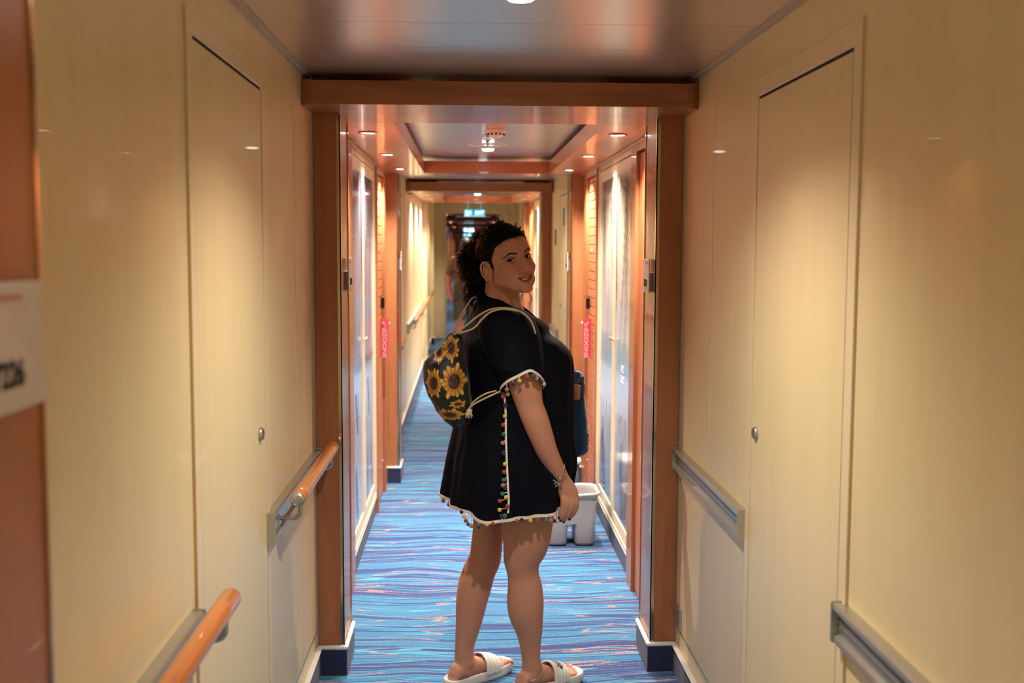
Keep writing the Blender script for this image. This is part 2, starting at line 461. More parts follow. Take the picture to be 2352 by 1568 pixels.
f2 = portal(9.25, 'second wooden ceiling frame down the corridor above the first exit sign')
for k, y_ in enumerate((17.2, 22.9, 28.6, 34.3, 40.0)):
    shift(f2, y_-9.25, 'wooden ceiling frame number %s beyond the cream bulkhead' % ('one two three four five'.split()[k]), 'distant ceiling frames')

# downlights
def lamp(name, loc, power, size=1.9, rad=.02, blend=.5, typ='SPOT', col=(1, .935, .82)):
    l = bpy.data.lights.new(name, typ); l.energy = power; l.color = col; l.shadow_soft_size = rad
    if typ == 'SPOT': l.spot_size = size; l.spot_blend = blend
    o = bpy.data.objects.new(name, l); COL.objects.link(o); o.location = loc; return o
def downlight_proto(loc, label, group):
    r = empty('ceiling_downlight', loc, label, 'ceiling light', group)
    x, y, z = loc
    b = MB(); b.lathe((x, y, z), [(.029, .001), (.038, -.001), (.040, -.004), (.036, -.006), (.030, -.004), (.0285, -.001)], 28); b.build('trim_ring', M['chrome'], r)
    b = MB(); b.lathe((x, y, z), [(1e-4, -.0025), (.029, -.0025), (.029, .001), (1e-4, .001)], 24); b.build('lens', M['lens'], r)
    return r
DLG = 'round downlights in the wooden soffits'
rows = [('left', -.395), ('right', .60)]
order = ['nearest', 'middle', 'farthest']
dproto = downlight_proto((-.395, 4.29, 1.96+sheer(4.29)), 'round downlight in the near left soffit, nearest of its row of three', DLG)
PW = 72.0
for (base, nm, sides, pw) in ((3.45, 'first', rows, 1), (-2.41, 'overhead', rows, .36), (9.25, 'second', rows, 1.15)):
    for sd, x in sides:
        for k in range(3):
            y = base+.84+k*1.02
            if not (base == 3.45 and sd == 'left' and k == 0):
                o = copy_tree(dproto, (x, y, 1.96+sheer(y)), 'round downlight in the %s wooden ceiling frame, %s of the %s row of three' % (nm, order[k], sd), DLG)
            lamp('downlight_beam', (x, y, 1.95+sheer(y)), PW*pw, math.radians(128), .016, .85)
dproto['label'] = 'round downlight in the first wooden ceiling frame, nearest of the left row of three'
for y in (18.0, 19.6, 23.8, 25.4, 29.5, 31.1, 35.2, 41):
    for x in (-.395, .6): copy_tree(dproto, (x, y, 1.96+sheer(y)), 'tiny distant downlight beyond the cream bulkhead', 'distant downlights')
for y in (18.5, 24.6, 30.3, 36, 42):
    lamp('distant_lamp', (.1, y, 1.93+sheer(y)), 90, math.radians(160), .06, .5)
# bare-ceiling lamps on a shallow white dish
def dish(y, label):
    z = CZ+sheer(y); r = empty('ceiling_lamp', (.112, y, z), label, 'ceiling light', 'dish lamps on the metal ceiling')
    b = MB(); b.lathe((.112, y, z), [(.108, 0), (.106, -.004), (.06, -.008), (.034, -.012), (.034, -.022), (.03, -.024)], 36); b.build('dish', M['angle'], r)
    b = MB(); b.lathe((.112, y, z), [(.031, -.022), (.032, -.026), (.026, -.031), (1e-4, -.033)], 24); b.build('lens', M['lens'], r)
    return r
dish(5.87, 'small bright lamp on a shallow dish inside the wooden coffer, behind the sprinkler'); lamp('dish_beam', (.112, 5.87, 2.04), 30, 2.4, .025)
dish(12.0, 'bright lamp in the second coffer, above the exit sign'); lamp('dish_beam', (.112, 12.0, 2.11), 40, 2.4, .025)
dish(2.30, 'lamp at the very top edge of the photo on the satin ceiling'); lamp('dish_beam', (.112, 2.30, 2.02), 74, math.radians(134), .03, 1.0)
dish(7.7, 'lamp on the bare metal ceiling between the two wooden frames'); lamp('dish_beam', (.112, 7.7, 2.06), 40, 2.4, .03)
dish(14.4, 'lamp on the ceiling just before the bulkhead'); lamp('dish_beam', (.112, 14.4, 2.16), 60, 2.5, .03)

# smoke detector and sprinkler in the coffer
M['det'] = mat('detector_plastic', srgb(226, 208, 200), .45)
z = CZ+sheer(4.8); r = empty('smoke_detector', (.126, 4.8, z), 'white round smoke detector hanging in the wooden coffer', 'smoke detector')
b = MB(); b.lathe((.126, 4.8, z), [(.046, 0), (.046, -.026), (.045, -.028), (1e-4, -.028)], 32); b.build('base', M['det'], r)
b = MB(); b.lathe((.126, 4.8, z), [(.044, -.029), (.046, -.034), (.044, -.040), (.030, -.062), (.018, -.066), (1e-4, -.066)], 32); b.build('sensor_head', M['det'], r)
b = MB()
for k in range(12):
    a = k*PI/6; c_, s2 = math.cos(a), math.sin(a); b.sphere((.126+.037*c_, 4.8+.037*s2, z-.052), .005, 8, 6)
b.build('vent_slot', M['black'], r)
z = CZ+sheer(5.48); r = empty('sprinkler', (.102, 5.48, z), 'small chrome sprinkler head hanging from the coffer ceiling', 'sprinkler')
b = MB(); b.lathe((.102, 5.48, z), [(.03, 0), (.029, -.004), (.018, -.013), (.009, -.014)], 28); b.build('escutcheon', M['chrome'], r)
b = MB(); b.lathe((.102, 5.48, z), [(.009, -.013), (.009, -.022), (.006, -.026), (.0055, -.038), (.004, -.042), (1e-4, -.042)], 16); b.build('nozzle', M['alu_dark'], r)

# ------------------------------------------------------------------ cabin doors, mural doors
def text_mesh(s, size, depth=.0006):
    c = bpy.data.curves.new('txt', 'FONT'); c.body = s; c.size = size; c.extrude = depth; c.align_x = 'CENTER'; c.align_y = 'CENTER'
    o = bpy.data.objects.new('txt', c); COL.objects.link(o); bpy.context.view_layer.update()
    me = bpy.data.meshes.new_from_object(o.evaluated_get(bpy.context.evaluated_depsgraph_get()))
    v = [tuple(p.co) for p in me.vertices]; f = [list(p.vertices) for p in me.polygons]
    bpy.data.objects.remove(o); bpy.data.curves.remove(c); bpy.data.meshes.remove(me)
    return v, f
def put_text(mb, s, size, org, ux, uy, mi=0, bold=0):
    v, f = text_mesh(s, size); org, ux, uy = Vector(org), Vector(ux).normalized(), Vector(uy).normalized(); uz = ux.cross(uy)
    offs = [(0, 0)] if not bold else [(0, 0), (bold, 0), (-bold, 0), (0, bold), (0, -bold)]
    for (a, c_) in offs: mb.add([org+ux*(p[0]+a)+uy*(p[1]+c_)+uz*(p[2]+abs(a)*.01) for p in v], f, mi)

def cabin_door(side, ya, yb, hardware, n):
    plain = n in (2, 3)
    nd[0] += 1; x = XL if side < 0 else XR; s_ = -side
    r = empty('door_%d' % nd[0], (x, (ya+yb)/2, sheer((ya+yb)/2)), None, None, kind='structure')
    b = MB(); top = 1.915
    xbox(b, side, 0, .03, ya-.03, ya, 0, 1.955); xbox(b, side, 0, .03, yb, yb+.14, 0, 1.955); xbox(b, side, 0, .03, ya, yb, top, 1.955)
    b.build('door_frame', M['wood_v'], r, warp=True)
    b = MB(); nz = int(top/.052) if not plain else -1
    if plain: xbox(b, side, 0, .014, ya+.004, yb-.004, .012, top-.006, 0, bev=.002)
    for k in range(nz+1):
        za = .012+k*.052; zb = min(za+.0475, top-.006)
        if zb > za: xbox(b, side, 0, .014, ya+.004, yb-.004, za, zb, 0, bev=.002)
    xbox(b, side, 0, .009, ya+.002, yb-.002, .01, top-.004, 1); b.build('door_leaf', [M['wood_door'], M['gap']], r, warp=True)
    if hardware:
        hy = yb-.085
        b = MB(); xbox(b, side, .014, .035, hy-.02, hy+.02, 1.135, 1.215, bev=.006); b.build('card_lock', M['black'], r, warp=True)
        b = MB(); xbox(b, side, .014, .045, hy-.024, hy+.024, 1.2, 1.214, 0, bev=.004); xbox(b, side, .035, .038, hy-.006, hy+.014, 1.14, 1.2)
        b.build('lock_cover', M['chrome'], r, warp=True)
        b = MB(); P = lambda d: x+s_*d
        b.lathe((P(.014), hy, 1.055), [(1e-4, s_*.012), (.022, s_*.010), (.026, 0)], 20, 0, 'X')
        b.tube([(P(.02), hy, 1.055), (P(.055), hy, 1.055), (P(.062), hy-.006, 1.055), (P(.064), hy-.09, 1.055)], .0085, 10)
        b.sphere((P(.064), hy-.095, 1.055), .012, 12, 8); b.build('lever_handle', M['chrome'], r, warp=True)
        b = MB(); b.sphere((P(.016), (ya+yb)/2+.02, 1.485), .008, 10, 8); b.sphere((P(.014), hy, .96), .009, 10, 8); b.build('peephole', M['chrome'], r, warp=True)
        b = MB(); b.sphere((P(.018), yb-.12, .22), .012, 10, 8, sc=(1,.8,.7)); b.build('door_stop', M['chrome'], r, warp=True)
    return r
cabin_door(-1, 5.98, 6.46, True, 0); cabin_door(1, 5.98, 6.46, True, 1)
cabin_door(-1, 3.98, 4.55, False, 2); cabin_door(1, 3.98, 4.55, False, 3)
cabin_door(1, 11.78, 12.3, True, 4); cabin_door(1, 9.75, 10.3, False, 5)

def mural_mat(name, stops, streak, tint):
    m = mat(name, (.5,.5,.5,1), .16, coat=.3); q = N(m)
    z = q.n('ShaderNodeSeparateXYZ', {'Vector': q.n('ShaderNodeTexCoord').outputs['Object']}).outputs[2]
    w = q.noise(q.pos((8, 8, 2)), 1, 3, .6)
    zz = q.m('ADD', q.m('DIVIDE', z, 1.95), q.m('MULTIPLY', q.m('SUBTRACT', w, .5), .02))
    c = q.ramp(zz, stops)
    s2 = q.noise(q.pos((26, 26, 3.2)), 1, 4, .65, .8)
    low = q.m('MULTIPLY', q.m('GREATER_THAN', s2, .56), q.m('LESS_THAN', zz, .36))
    c = q.mix(q.m('MULTIPLY', low, streak), c, tint)
    q.color(c); return m
M['mural_l'] = mural_mat('beach_print_left', [(.08, srgb(196,196,206)), (.3, srgb(188,190,202)), (.40, srgb(176,180,192)), (.455, srgb(176,182,196)), (.475, srgb(92,112,136)), (.50, srgb(150,170,200)), (.7, srgb(158,160,190)), (.97, srgb(108,96,108))], .6, srgb(140,146,168))
M['mural_r'] = mural_mat('beach_print_right', [(.08, srgb(130,136,156)), (.2, srgb(150,152,168)), (.36, srgb(206,200,198)), (.45, srgb(196,198,206)), (.47, srgb(134,170,190)), (.535, srgb(150,182,200)), (.55, srgb(196,204,216)), (.75, srgb(214,206,204)), (.97, srgb(150,134,118))], .85, srgb(84,92,124))
M['frond'] = mat('palm_frond_print', srgb(104, 88, 58), .2, coat=.2)
M['frond_g'] = mat('green_frond_print', srgb(134, 136, 92), .2, coat=.2)
M['print_blue'] = mat('blue_shadow_print', srgb(98, 108, 134), .2, coat=.2)
M['print_white'] = mat('white_caption_print', srgb(240, 240, 240), .3)
def frond(mb, side, y, z, ang, ln, mi, d=.0125, n=15, wid=.12):
    """palm leaf printed on the panel: a midrib with leaflets (all in the panel plane)"""
    x = (XL if side < 0 else XR) - side*d
    dy, dz = math.cos(ang), math.sin(ang); lims = CLIP
    def cl(p): return (x, min(max(p[0], lims[0]), lims[1]), min(max(p[1], lims[2]), lims[3]))
    for i in range(n):
        t = (i+.5)/n; cy, cz = y+dy*ln*t, z+dz*ln*t-.25*ln*t*t*.5
        for sg in (-1, 1):
            a2 = ang+sg*(.75-.35*t)-.3; L = wid*math.sin(PI*(.12+.85*t))*(.85+.3*random.random())
            tip = (cy+math.cos(a2)*L, cz+math.sin(a2)*L-.03)
            w = .006
            p = [cl((cy-dy*w, cz-dz*w)), cl((cy+dy*w, cz+dz*w)), cl(tip)]
            mb.add(p, [[0, 1, 2]], mi)
def mural_unit(side, ya, yb, label_side):
    """pair of tall narrow closet doors, cream frames around a printed beach photograph"""
    global CLIP
    x = XL if side < 0 else XR; s_ = -side
    nd[0] += 1; r = empty('door_%d' % nd[0], (x, (ya+yb)/2, sheer((ya+yb)/2)), None, None, kind='structure')
    fw = .03
    b = MB(); xbox(b, side, 0, .02, ya, ya+fw+.02, .106, 1.955); xbox(b, side, 0, .02, yb-fw, yb, .106, 1.955)
    xbox(b, side, 0, .012, ya+fw, yb-fw, 1.925, 1.955); xbox(b, side, 0, .02, ya, yb, .106, .13, 0, bev=.004)
    b.build('door_frame', M['cream2'], r, warp=True)
    mid = (ya+yb)/2-.01
    for k, (a, c_) in enumerate(((ya+fw+.024, mid-.002), (mid+.002, yb-fw-.003))):
        b = MB(); st = .052
        xbox(b, side, .002, .016, a, a+st, .135, 1.92, 0, bev=.003); xbox(b, side, .002, .016, c_-st, c_, .135, 1.92, 0, bev=.003)
        xbox(b, side, .002, .016, a+st, c_-st, 1.86, 1.92, 0, bev=.003); xbox(b, side, .002, .016, a+st, c_-st, .135, .19, 0, bev=.003)
        xbox(b, side, .001, .004, a-.002, c_+.002, .13, 1.925, 1)
        leaf = b.build('closet_door', [M['cream2'], M['gap']], r, warp=True)
        leaf['_w'] = r['_w']
        b = MB(); pa, pb = a+st-.004, c_-st+.004
        xbox(b, side, .004, .011, pa, pb, .186, 1.864, 0)
        CLIP = (pa+.003, pb-.003, .195, 1.855)
        pm = 0.5*(pa+pb)
        if side > 0:
            for j in range(5): frond(b, side, pm+random.uniform(-.2,.2), 1.86, -PI/2+random.uniform(-.35,.35), random.uniform(.5,.85), 1, wid=.16)
            frond(b, side, pm-.12, 1.8, -PI/2+.15, .9, 2, .0128, wid=.1)
            for j in range(2): frond(b, side, pm+random.uniform(-.1,.1), .2, PI/2+random.uniform(-.5,.5), .4, 3, wid=.16)
            if k == 0:
                put_text(b, 'SEA\nSIDE', .05, (x-side*.0128, pm, .905), (0, -side*-1, 0), (0, 0, 1), 4)
        else:
            for j in range(3): frond(b, side, pm+random.uniform(-.15,.15), 1.45+random.uniform(-.1,.3), -PI/2+random.uniform(-.8,.3), random.uniform(.4,.6), 2, wid=.14)
            for j in range(2): frond(b, side, pm+random.uniform(-.1,.1), .5, -PI/2+random.uniform(-.3,.6), .3, 3, wid=.13)
            frond(b, side, pm, .62, PI/2+.3, .25, 3, wid=.14)
        pn = b.build('printed_panel', [M['mural_l' if side < 0 else 'mural_r'], M['frond'], M['frond_g'], M['print_blue'], M['print_white']], leaf, warp=True)
        b = MB(); ky = c_-.022 if k == 0 else a+.022
        b.sphere((x+s_*.03, ky, 1.05), .011, 12, 8); b.tube([(x+s_*.014, ky, 1.05), (x+s_*.03, ky, 1.05)], .005, 8)
        b.build('knob', M['chrome'], leaf, warp=True)
    return r
ml = mural_unit(-1, 4.66, 5.94, 'left'); mr = mural_unit(1, 4.66, 5.94, 'right')
shift(mr, 5.8)

# cabin number signs
def cabin_sign(side, ya, num, label):
    x = (XL+.0935) if side < 0 else (XR-.0935); s_ = -side
    zc = 1.41+sheer(ya)
    r = empty('cabin_sign', (x, ya+.06, zc), label, 'sign')
    b = MB(); a0, a1 = sorted((x+s_*.012, x+s_*.016)); b.box(a0, a1, ya, ya+.12, zc-.06, zc+.06, bev=.001); b.build('sign_plate', M['sign_white'], r)
    b = MB(); a0, a1 = sorted((x, x+s_*.0118)); b.box(a0, a1, ya+.012, ya+.108, zc-.055, zc+.012); b.build('card_holder', M['alu_dark'], r)
    b = MB(); u = (0, s_*-1*-1, 0)
    put_text(b, num, .034, (x+s_*.0164, ya+(.068 if ya > 2 else .036), zc-.026), (0, s_, 0) if side < 0 else (0, -1, 0), (0, 0, 1), 0, bold=.0012); b.build('number', M['ink'], r)
    b = MB(); a0, a1 = sorted((x+s_*.0158, x+s_*.0164)); b.box(a0, a1, ya+.012, ya+.072, zc+.043, zc+.049); b.build('red_line', mat('faded_red_ink', srgb(190, 140, 136), .5), r)
    return r
cabin_sign(-1, 3.80, '7230', 'small white cabin number plate on the left pillar, edge on')
cabin_sign(1, 3.735, '7229', 'small white cabin number plate on the right pillar, edge on')
cabin_sign(-1, .952, '7226', 'large blurred white cabin number plate at the left edge of the photo')
cabin_sign(-1, 6.80, '7234', 'thin distant cabin number plate on the second left pillar')
cabin_sign(1, 6.80, '7233', 'thin distant cabin number plate on the second right pillar')

# pink door hangers
def hanger(side, label):
    x = XL if side < 0 else XR; s_ = -side; z0 = sheer(6.35)
    r = empty('door_hanger', (x+s_*.05, 6.24, 1.08+z0), label, 'door hanger')
    a = Vector((x+s_*.018, 6.25, 0)); c_ = Vector((x+s_*.070, 6.215, 0)); u = (c_-a).normalized(); nrm = Vector((u.y*-1, u.x, 0))
    if nrm.y > 0: nrm = -nrm
    w = (c_-a).length
    b = MB(); pts = []
    zt, zb_ = 1.085+z0, .855+z0
    hole = Vector(((a+c_)/2).to_tuple())
    for d in (0, .0016):
        for (t, z) in ((0, zb_), (1, zb_), (1, zt), (0, zt)):
            p = a+u*w*t-nrm*d; pts.append((p.x, p.y, z))
    b.add(pts, [[0,1,2,3],[4,5,6,7],[0,1,5,4],[1,2,6,5],[2,3,7,6],[3,0,4,7]]); b.build('card', M['pink'], r)
    b = MB(); m_ = a+u*w*.55+nrm*.001; ux = Vector((0, 0, 1)); uy = -u if side < 0 else -u
    uy = nrm.cross(ux)
    put_text(b, "SNOOZIN'", .043, (m_.x, m_.y, .955+z0), ux, uy, 0, bold=.001)
    b.build('lettering', M['print_white'], r)
    b = MB(); m2 = a+u*w*.5; m2 = m2+nrm*.006; b.sphere((m2.x, m2.y, 1.055+z0), .011, 12, 8); b.build('lever_tip', M['chrome'], r)
    return r
hanger(-1, 'pink door hanger lettered in white on the left cabin door handle')
hanger(1, 'pink door hanger on the right cabin door handle, above the blue towel')

# small plates on the far right cream wall
for (ya, z, lab) in ((8.98, 1.50, 'lower dark plate'), (8.2, 1.66, 'upper pale-topped dark plate')):
    b = MB(); xbox(b, 1, 0, .008, ya, ya+.09, z, z+.135, bev=.002); o = b.build('wall_plate', mat('dark_plate', srgb(84, 76, 66), .5), warp=True)
    tag(o, lab + ' on the far cream wall right of the woman\'s face', 'sign')

# exit signs
M['exit'] = mat('exit_sign_face', srgb(0, 130, 150), .4, emis=srgb(0, 150, 180), es=.9)
M['exit_w'] = mat('exit_sign_lit_white', (1,1,1,1), .4, emis=srgb(150, 225, 255), es=1.5)
def exit_sign(y, z, x, w, h, label):
    r = empty('exit_sign', (x, y, z+h/2), label, 'exit sign', 'hanging exit signs')
    b = MB(); b.box(x-w/2, x+w/2, y, y+.025, z-h/2, z+h/2, bev=.004)
    b.tube([(x-w*.3, y+.012, z+h/2), (x-w*.3, y+.012, CZ+sheer(y))], .004, 8); b.tube([(x+w*.3, y+.012, z+h/2), (x+w*.3, y+.012, CZ+sheer(y))], .004, 8)
    b.build('housing', M['exit'], r)
    b = MB(); yy = y-.001
    # running figure, door and arrow on the left half, EXIT on the right half
    def quad(p, mi=0): b.add([(x+a*w, yy, z+c_*h) for a, c_ in p], [list(range(len(p)))], mi)
    quad([(-.44,-.36),(-.30,-.36),(-.30,.36),(-.44,.36)])
    b.sphere((x-.2*w, yy, z+.26*h), .011*w/.3, 10, 6, sc=(1,.2,1))
    quad([(-.24,.18),(-.17,.16),(-.19,-.08),(-.25,-.06)]); quad([(-.25,-.06),(-.2,-.08),(-.14,-.2),(-.17,-.24)]); quad([(-.25,-.06),(-.21,-.08),(-.27,-.36),(-.31,-.36)])
    quad([(-.18,.14),(-.10,.02),(-.12,-.03),(-.19,.06)]); quad([(-.24,.16),(-.29,.0),(-.27,-.03),(-.22,.08)])
    put_text(b, 'EXIT', h*.62, (x+w*.24, yy, z), (1, 0, 0), (0, 0, 1), 0, bold=.001)
    quad([(-.5,-.5),(.5,-.5),(.5,-.44),(-.5,-.44)])
    b.build('pictogram', M['exit_w'], r)
    return r
exit_sign(15.4, 2.055, .1, .30, .098, 'nearest and largest blue-green exit sign, hung before the cream bulkhead')
exit_sign(30.5, 2.13, .035, .30, .1, 'small distant exit sign, upper of the two beyond the bulkhead')
exit_sign(38.5, 2.10, 0.0, .30, .1, 'small distant exit sign, lower of the two beyond the bulkhead')
b = MB(); b.box(-.6, -.505, YC-.04, YC, 1.52, 1.61, bev=.006); o = b.build('fire_alarm', M['red'], warp=True); tag(o, 'small red fire alarm box on the distant cream bulkhead', 'fire alarm')
b = MB(); b.sphere((.6, YC-.04, 1.86), .035, 14, 10); b.box(.57, .63, YC-.03, YC, 1.85, 1.91); o = b.build('wall_speaker', M['white'], warp=True); tag(o, 'small round white fitting high on the right of the distant bulkhead', 'wall fitting')

# ------------------------------------------------------------------ twin mop bucket
def rrect(cx, cy, hx, hy, r, n=6):
    out = []
    for (sx, sy, a0) in ((1,1,0), (-1,1,PI/2), (-1,-1,PI), (1,-1,3*PI/2)):
        for i in range(n+1):
            a = a0+PI/2*i/n; out.append((cx+sx*(hx-r)+r*math.cos(a), cy+sy*(hy-r)+r*math.sin(a)))
    return out
def loft(mb, rings, mi=0, cap0=True, cap1=False):
    n = len(rings[0]); k0 = []
    vs = [p for rg in rings for p in rg]; fs = []
    for i in range(len(rings)-1):
        for j in range(n): fs.append([i*n+j, i*n+(j+1)%n, (i+1)*n+(j+1)%n, (i+1)*n+j])
    if cap0: fs.append(list(range(n))[::-1])
    if cap1: fs.append([(len(rings)-1)*n+j for j in range(n)])
    mb.add(vs, fs, mi, True)
BY = 5.36; bz = sheer(BY)
BX0, BX1 = .385, .665
r = empty('mop_bucket', ((BX0+BX1)/2, BY, bz), 'grey plastic twin-well mop bucket standing on the carpet behind the woman\'s hand', 'bucket')
cxm = (BX0+BX1)/2
for k, (xa, xb) in enumerate(((BX0+.02, cxm-.02), (cxm+.02, BX1-.02))):
    b = MB(); cx = (xa+xb)/2; hx = (xb-xa)/2
    rr = []
    for (z, g) in ((0, -.006), (.012, 0), (.12, .006), (.20, .012), (.235, .018)):
        rr.append([(px, py, bz+.004+z) for px, py in rrect(cx, BY, hx+g*.6, .10+g, .028)])
    loft(b, rr, 0); b.build('well', M['grey_plastic'], r)
    b = MB(); loft(b, [[(px, py, bz+.0005) for px, py in rrect(cx, BY, hx-.004, .096, .026)], [(px, py, bz+.008) for px, py in rrect(cx, BY, hx-.002, .099, .026)]], 0, True, True); b.build('foot', M['black'], r)
b = MB()
out = [(px, py) for px, py in rrect(cxm, BY, .145, .125, .05, 8)]
rings = []
for (g, z) in ((-.012, .215), (-.006, .255), (0, .262), (.004, .268), (.0, .276), (-.008, .276), (-.012, .268), (-.014, .25), (-.02, .12)):
    rings.append([(cxm+(px-cxm)*(1+g/.13), BY+(py-BY)*(1+g/.11), bz+z-(.014 if (py < BY-.115 and px < cxm+.045) else 0)) for px, py in out])
loft(b, rings, 0, False, False); b.build('rim', M['grey_plastic'], r)
b = MB(); b.box(cxm-.11, cxm+.11, BY-.1, BY+.1, bz+.118, bz+.122); b.build('inner_floor', M['grey_plastic'], r)
M['pink_soft'] = mat('pink_handle', srgb(226, 92, 100), .4)
b = MB(); b.box(cxm-.125, cxm+.025, BY+.095, BY+.13, bz+.277, bz+.3, bev=.008); o = b.build('pink_cloth', M['pink_soft']); tag(o, 'folded pink-red cleaning cloth lying behind the grey bucket rim', 'cloth')
r2 = empty('small_bin', (.53, 5.83, sheer(5.83)), 'small dark bin with a white lid, behind the grey mop bucket', 'bin')
b = MB(); rr = [[(px, py, sheer(5.83)+z) for px, py in rrect(.50, 5.83, .11+g, .09+g, .03)] for z, g in ((.001, 0), (.32, .008))]; loft(b, rr, 0, True, True); b.build('bin_body', mat('dark_bin_plastic', srgb(70, 72, 84), .5), r2)
b = MB(); rr = [[(px, py, sheer(5.83)+z) for px, py in rrect(.50, 5.83, .12+g, .1+g, .035)] for z, g in ((.32, 0), (.325, .006), (.342, .006), (.347, 0))]; loft(b, rr, 0, True, True); b.build('bin_lid', M['white'], r2)

# black hoop handle glimpsed behind her neck
b = MB(); yh = 10.9; zh = 1.0+sheer(yh)
pts = [(.60+.055*math.cos(a), yh, zh-.07+.085*math.sin(a)) for a in [PI*(-.1+1.15*i/20) for i in range(21)]]
b.tube(pts, .008, 10); b.tube([(.60, yh, sheer(yh)+.001), (.64, yh, zh-.09)], .012, 10)
b.box(.52, .70, yh-.08, yh+.08, sheer(yh)+.001, sheer(yh)+.18, bev=.02)
o = b.build('vacuum_cleaner', M['black']); tag(o, 'black curved handle of an upright cleaner standing behind the woman\'s neck', 'vacuum cleaner')

# ================================================================== the woman
_F = 2443.0
_p = math.atan(206/_F); _y = math.atan(103/math.hypot(_F, 206))
_fw = np.array([math.sin(_y)*math.cos(_p), math.cos(_y)*math.cos(_p), -math.sin(_p)])
_r0 = np.array([math.cos(_y), -math.sin(_y), 0]); _u0 = np.cross(_r0, _fw)
_rt = _r0*math.cos(.004)+_u0*math.sin(.004); _up = -_r0*math.sin(.004)+_u0*math.cos(.004)
def at(u, v, Y):
    """measured point of the photograph at a known distance Y down the corridor -> metres"""
    d = _fw+(u-1176)/_F*_rt-(v-784)/_F*_up
    return np.array([0, 0, 1.5])+d*(Y/d[1])
def px(n, Y): return n*Y*1.02/_F

def rings_tube(rows, n=28, sub=3, flat=None, capr=True):
    """rows: (point3, radius[, depth radius]) -> smooth closed limb with hemispherical ends"""
    P = np.array([np.array(r[0], float) for r in rows]); R1 = np.array([r[1] for r in rows]); R2 = np.array([r[2] if len(r) > 2 else r[1] for r in rows])
    m = len(P); T = np.linspace(0, m-1, (m-1)*sub+1)
    def cr(A, t):
        i = int(min(math.floor(t), m-2)); f = t-i
        g = lambda k: A[min(max(k, 0), m-1)]
        return .5*((2*g(i))+(g(i+1)-g(i-1))*f+(2*g(i-1)-5*g(i)+4*g(i+1)-g(i+2))*f*f+(3*g(i)-g(i-1)-3*g(i+1)+g(i+2))*f**3)
    C = np.array([cr(P, t) for t in T]); ra = np.array([cr(R1, t) for t in T]); rb = np.array([cr(R2, t) for t in T])
    # round the ends
    def ends(C, ra, rb):
        d0 = C[0]-C[1]; d0 /= np.linalg.norm(d0); d1 = C[-1]-C[-2]; d1 /= np.linalg.norm(d1)
        A = []; 
        for a in (85, 65, 40, 20): A.append((C[0]+d0*ra[0]*math.sin(math.radians(a)), ra[0]*math.cos(math.radians(a)), rb[0]*math.cos(math.radians(a))))
        B = []
        for a in (20, 40, 65, 85): B.append((C[-1]+d1*ra[-1]*math.sin(math.radians(a)), ra[-1]*math.cos(math.radians(a)), rb[-1]*math.cos(math.radians(a))))
        C2 = np.array([a[0] for a in A]+list(C)+[b_[0] for b_ in B]); r1 = np.array([a[1] for a in A]+list(ra)+[b_[1] for b_ in B]); r2 = np.array([a[2] for a in A]+list(rb)+[b_[2] for b_ in B])
        return C2, r1, r2
    C, ra, rb = ends(C, ra, rb)
    vs = []; fs = []; k = len(C)
    for i in range(k):
        t = C[min(i+1, k-1)]-C[max(i-1, 0)]; t /= (np.linalg.norm(t)+1e-12)
        # a = in-image (X-ish) direction, b = depth direction
        bdir = np.array([0, 1, 0])-t*t[1]; bdir /= (np.linalg.norm(bdir)+1e-12); adir = np.cross(bdir, t)
        for j in range(n):
            an = 2*PI*j/n; vs.append(C[i]+adir*ra[i]*math.cos(an)+bdir*rb[i]*math.sin(an))
    for i in range(k-1):
        for j in range(n): fs.append([i*n+j, i*n+(j+1)%n, (i+1)*n+(j+1)%n, (i+1)*n+j])
    fs.append(list(range(n))[::-1]); fs.append([(k-1)*n+j for j in range(n)])
    return vs, fs

def eval_mesh(v, f, mods):
    me = bpy.data.meshes.new('tmp'); me.from_pydata([tuple(p) for p in v], [], f)
    bm = bmesh.new(); bm.from_mesh(me); bmesh.ops.recalc_face_normals(bm, faces=bm.faces); bm.to_mesh(me); bm.free()
    o = bpy.data.objects.new('tmp', me); COL.objects.link(o)
    for typ, kw in mods:
        md = o.modifiers.new('m', typ)
        for k, val in kw.items(): setattr(md, k, val)
    dg = bpy.context.evaluated_depsgraph_get(); dg.update()
    m2 = bpy.data.meshes.new_from_object(o.evaluated_get(dg))
    nv = len(m2.vertices); co_ = np.empty(nv*3); m2.vertices.foreach_get('co', co_)
    fa = [list(p.vertices) for p in m2.polygons]
    bpy.data.objects.remove(o); bpy.data.meshes.remove(me); bpy.data.meshes.remove(m2)
    return co_.reshape(-1, 3), fa

def pile():
    return [[], []]
def put(pl, vf):
    n = len(pl[0]); pl[0] += [tuple(p) for p in vf[0]]; pl[1] += [[i+n for i in f] for f in vf[1]]
def blob(c, r, rot=None, n=20, m=12):
    mb = MB(); mb.sphere((0,0,0), 1, n, m); v = np.array(mb.v)*np.array(r)
    if rot is not None: v = v@np.array(rot).T
    return v+np.array(c), mb.f

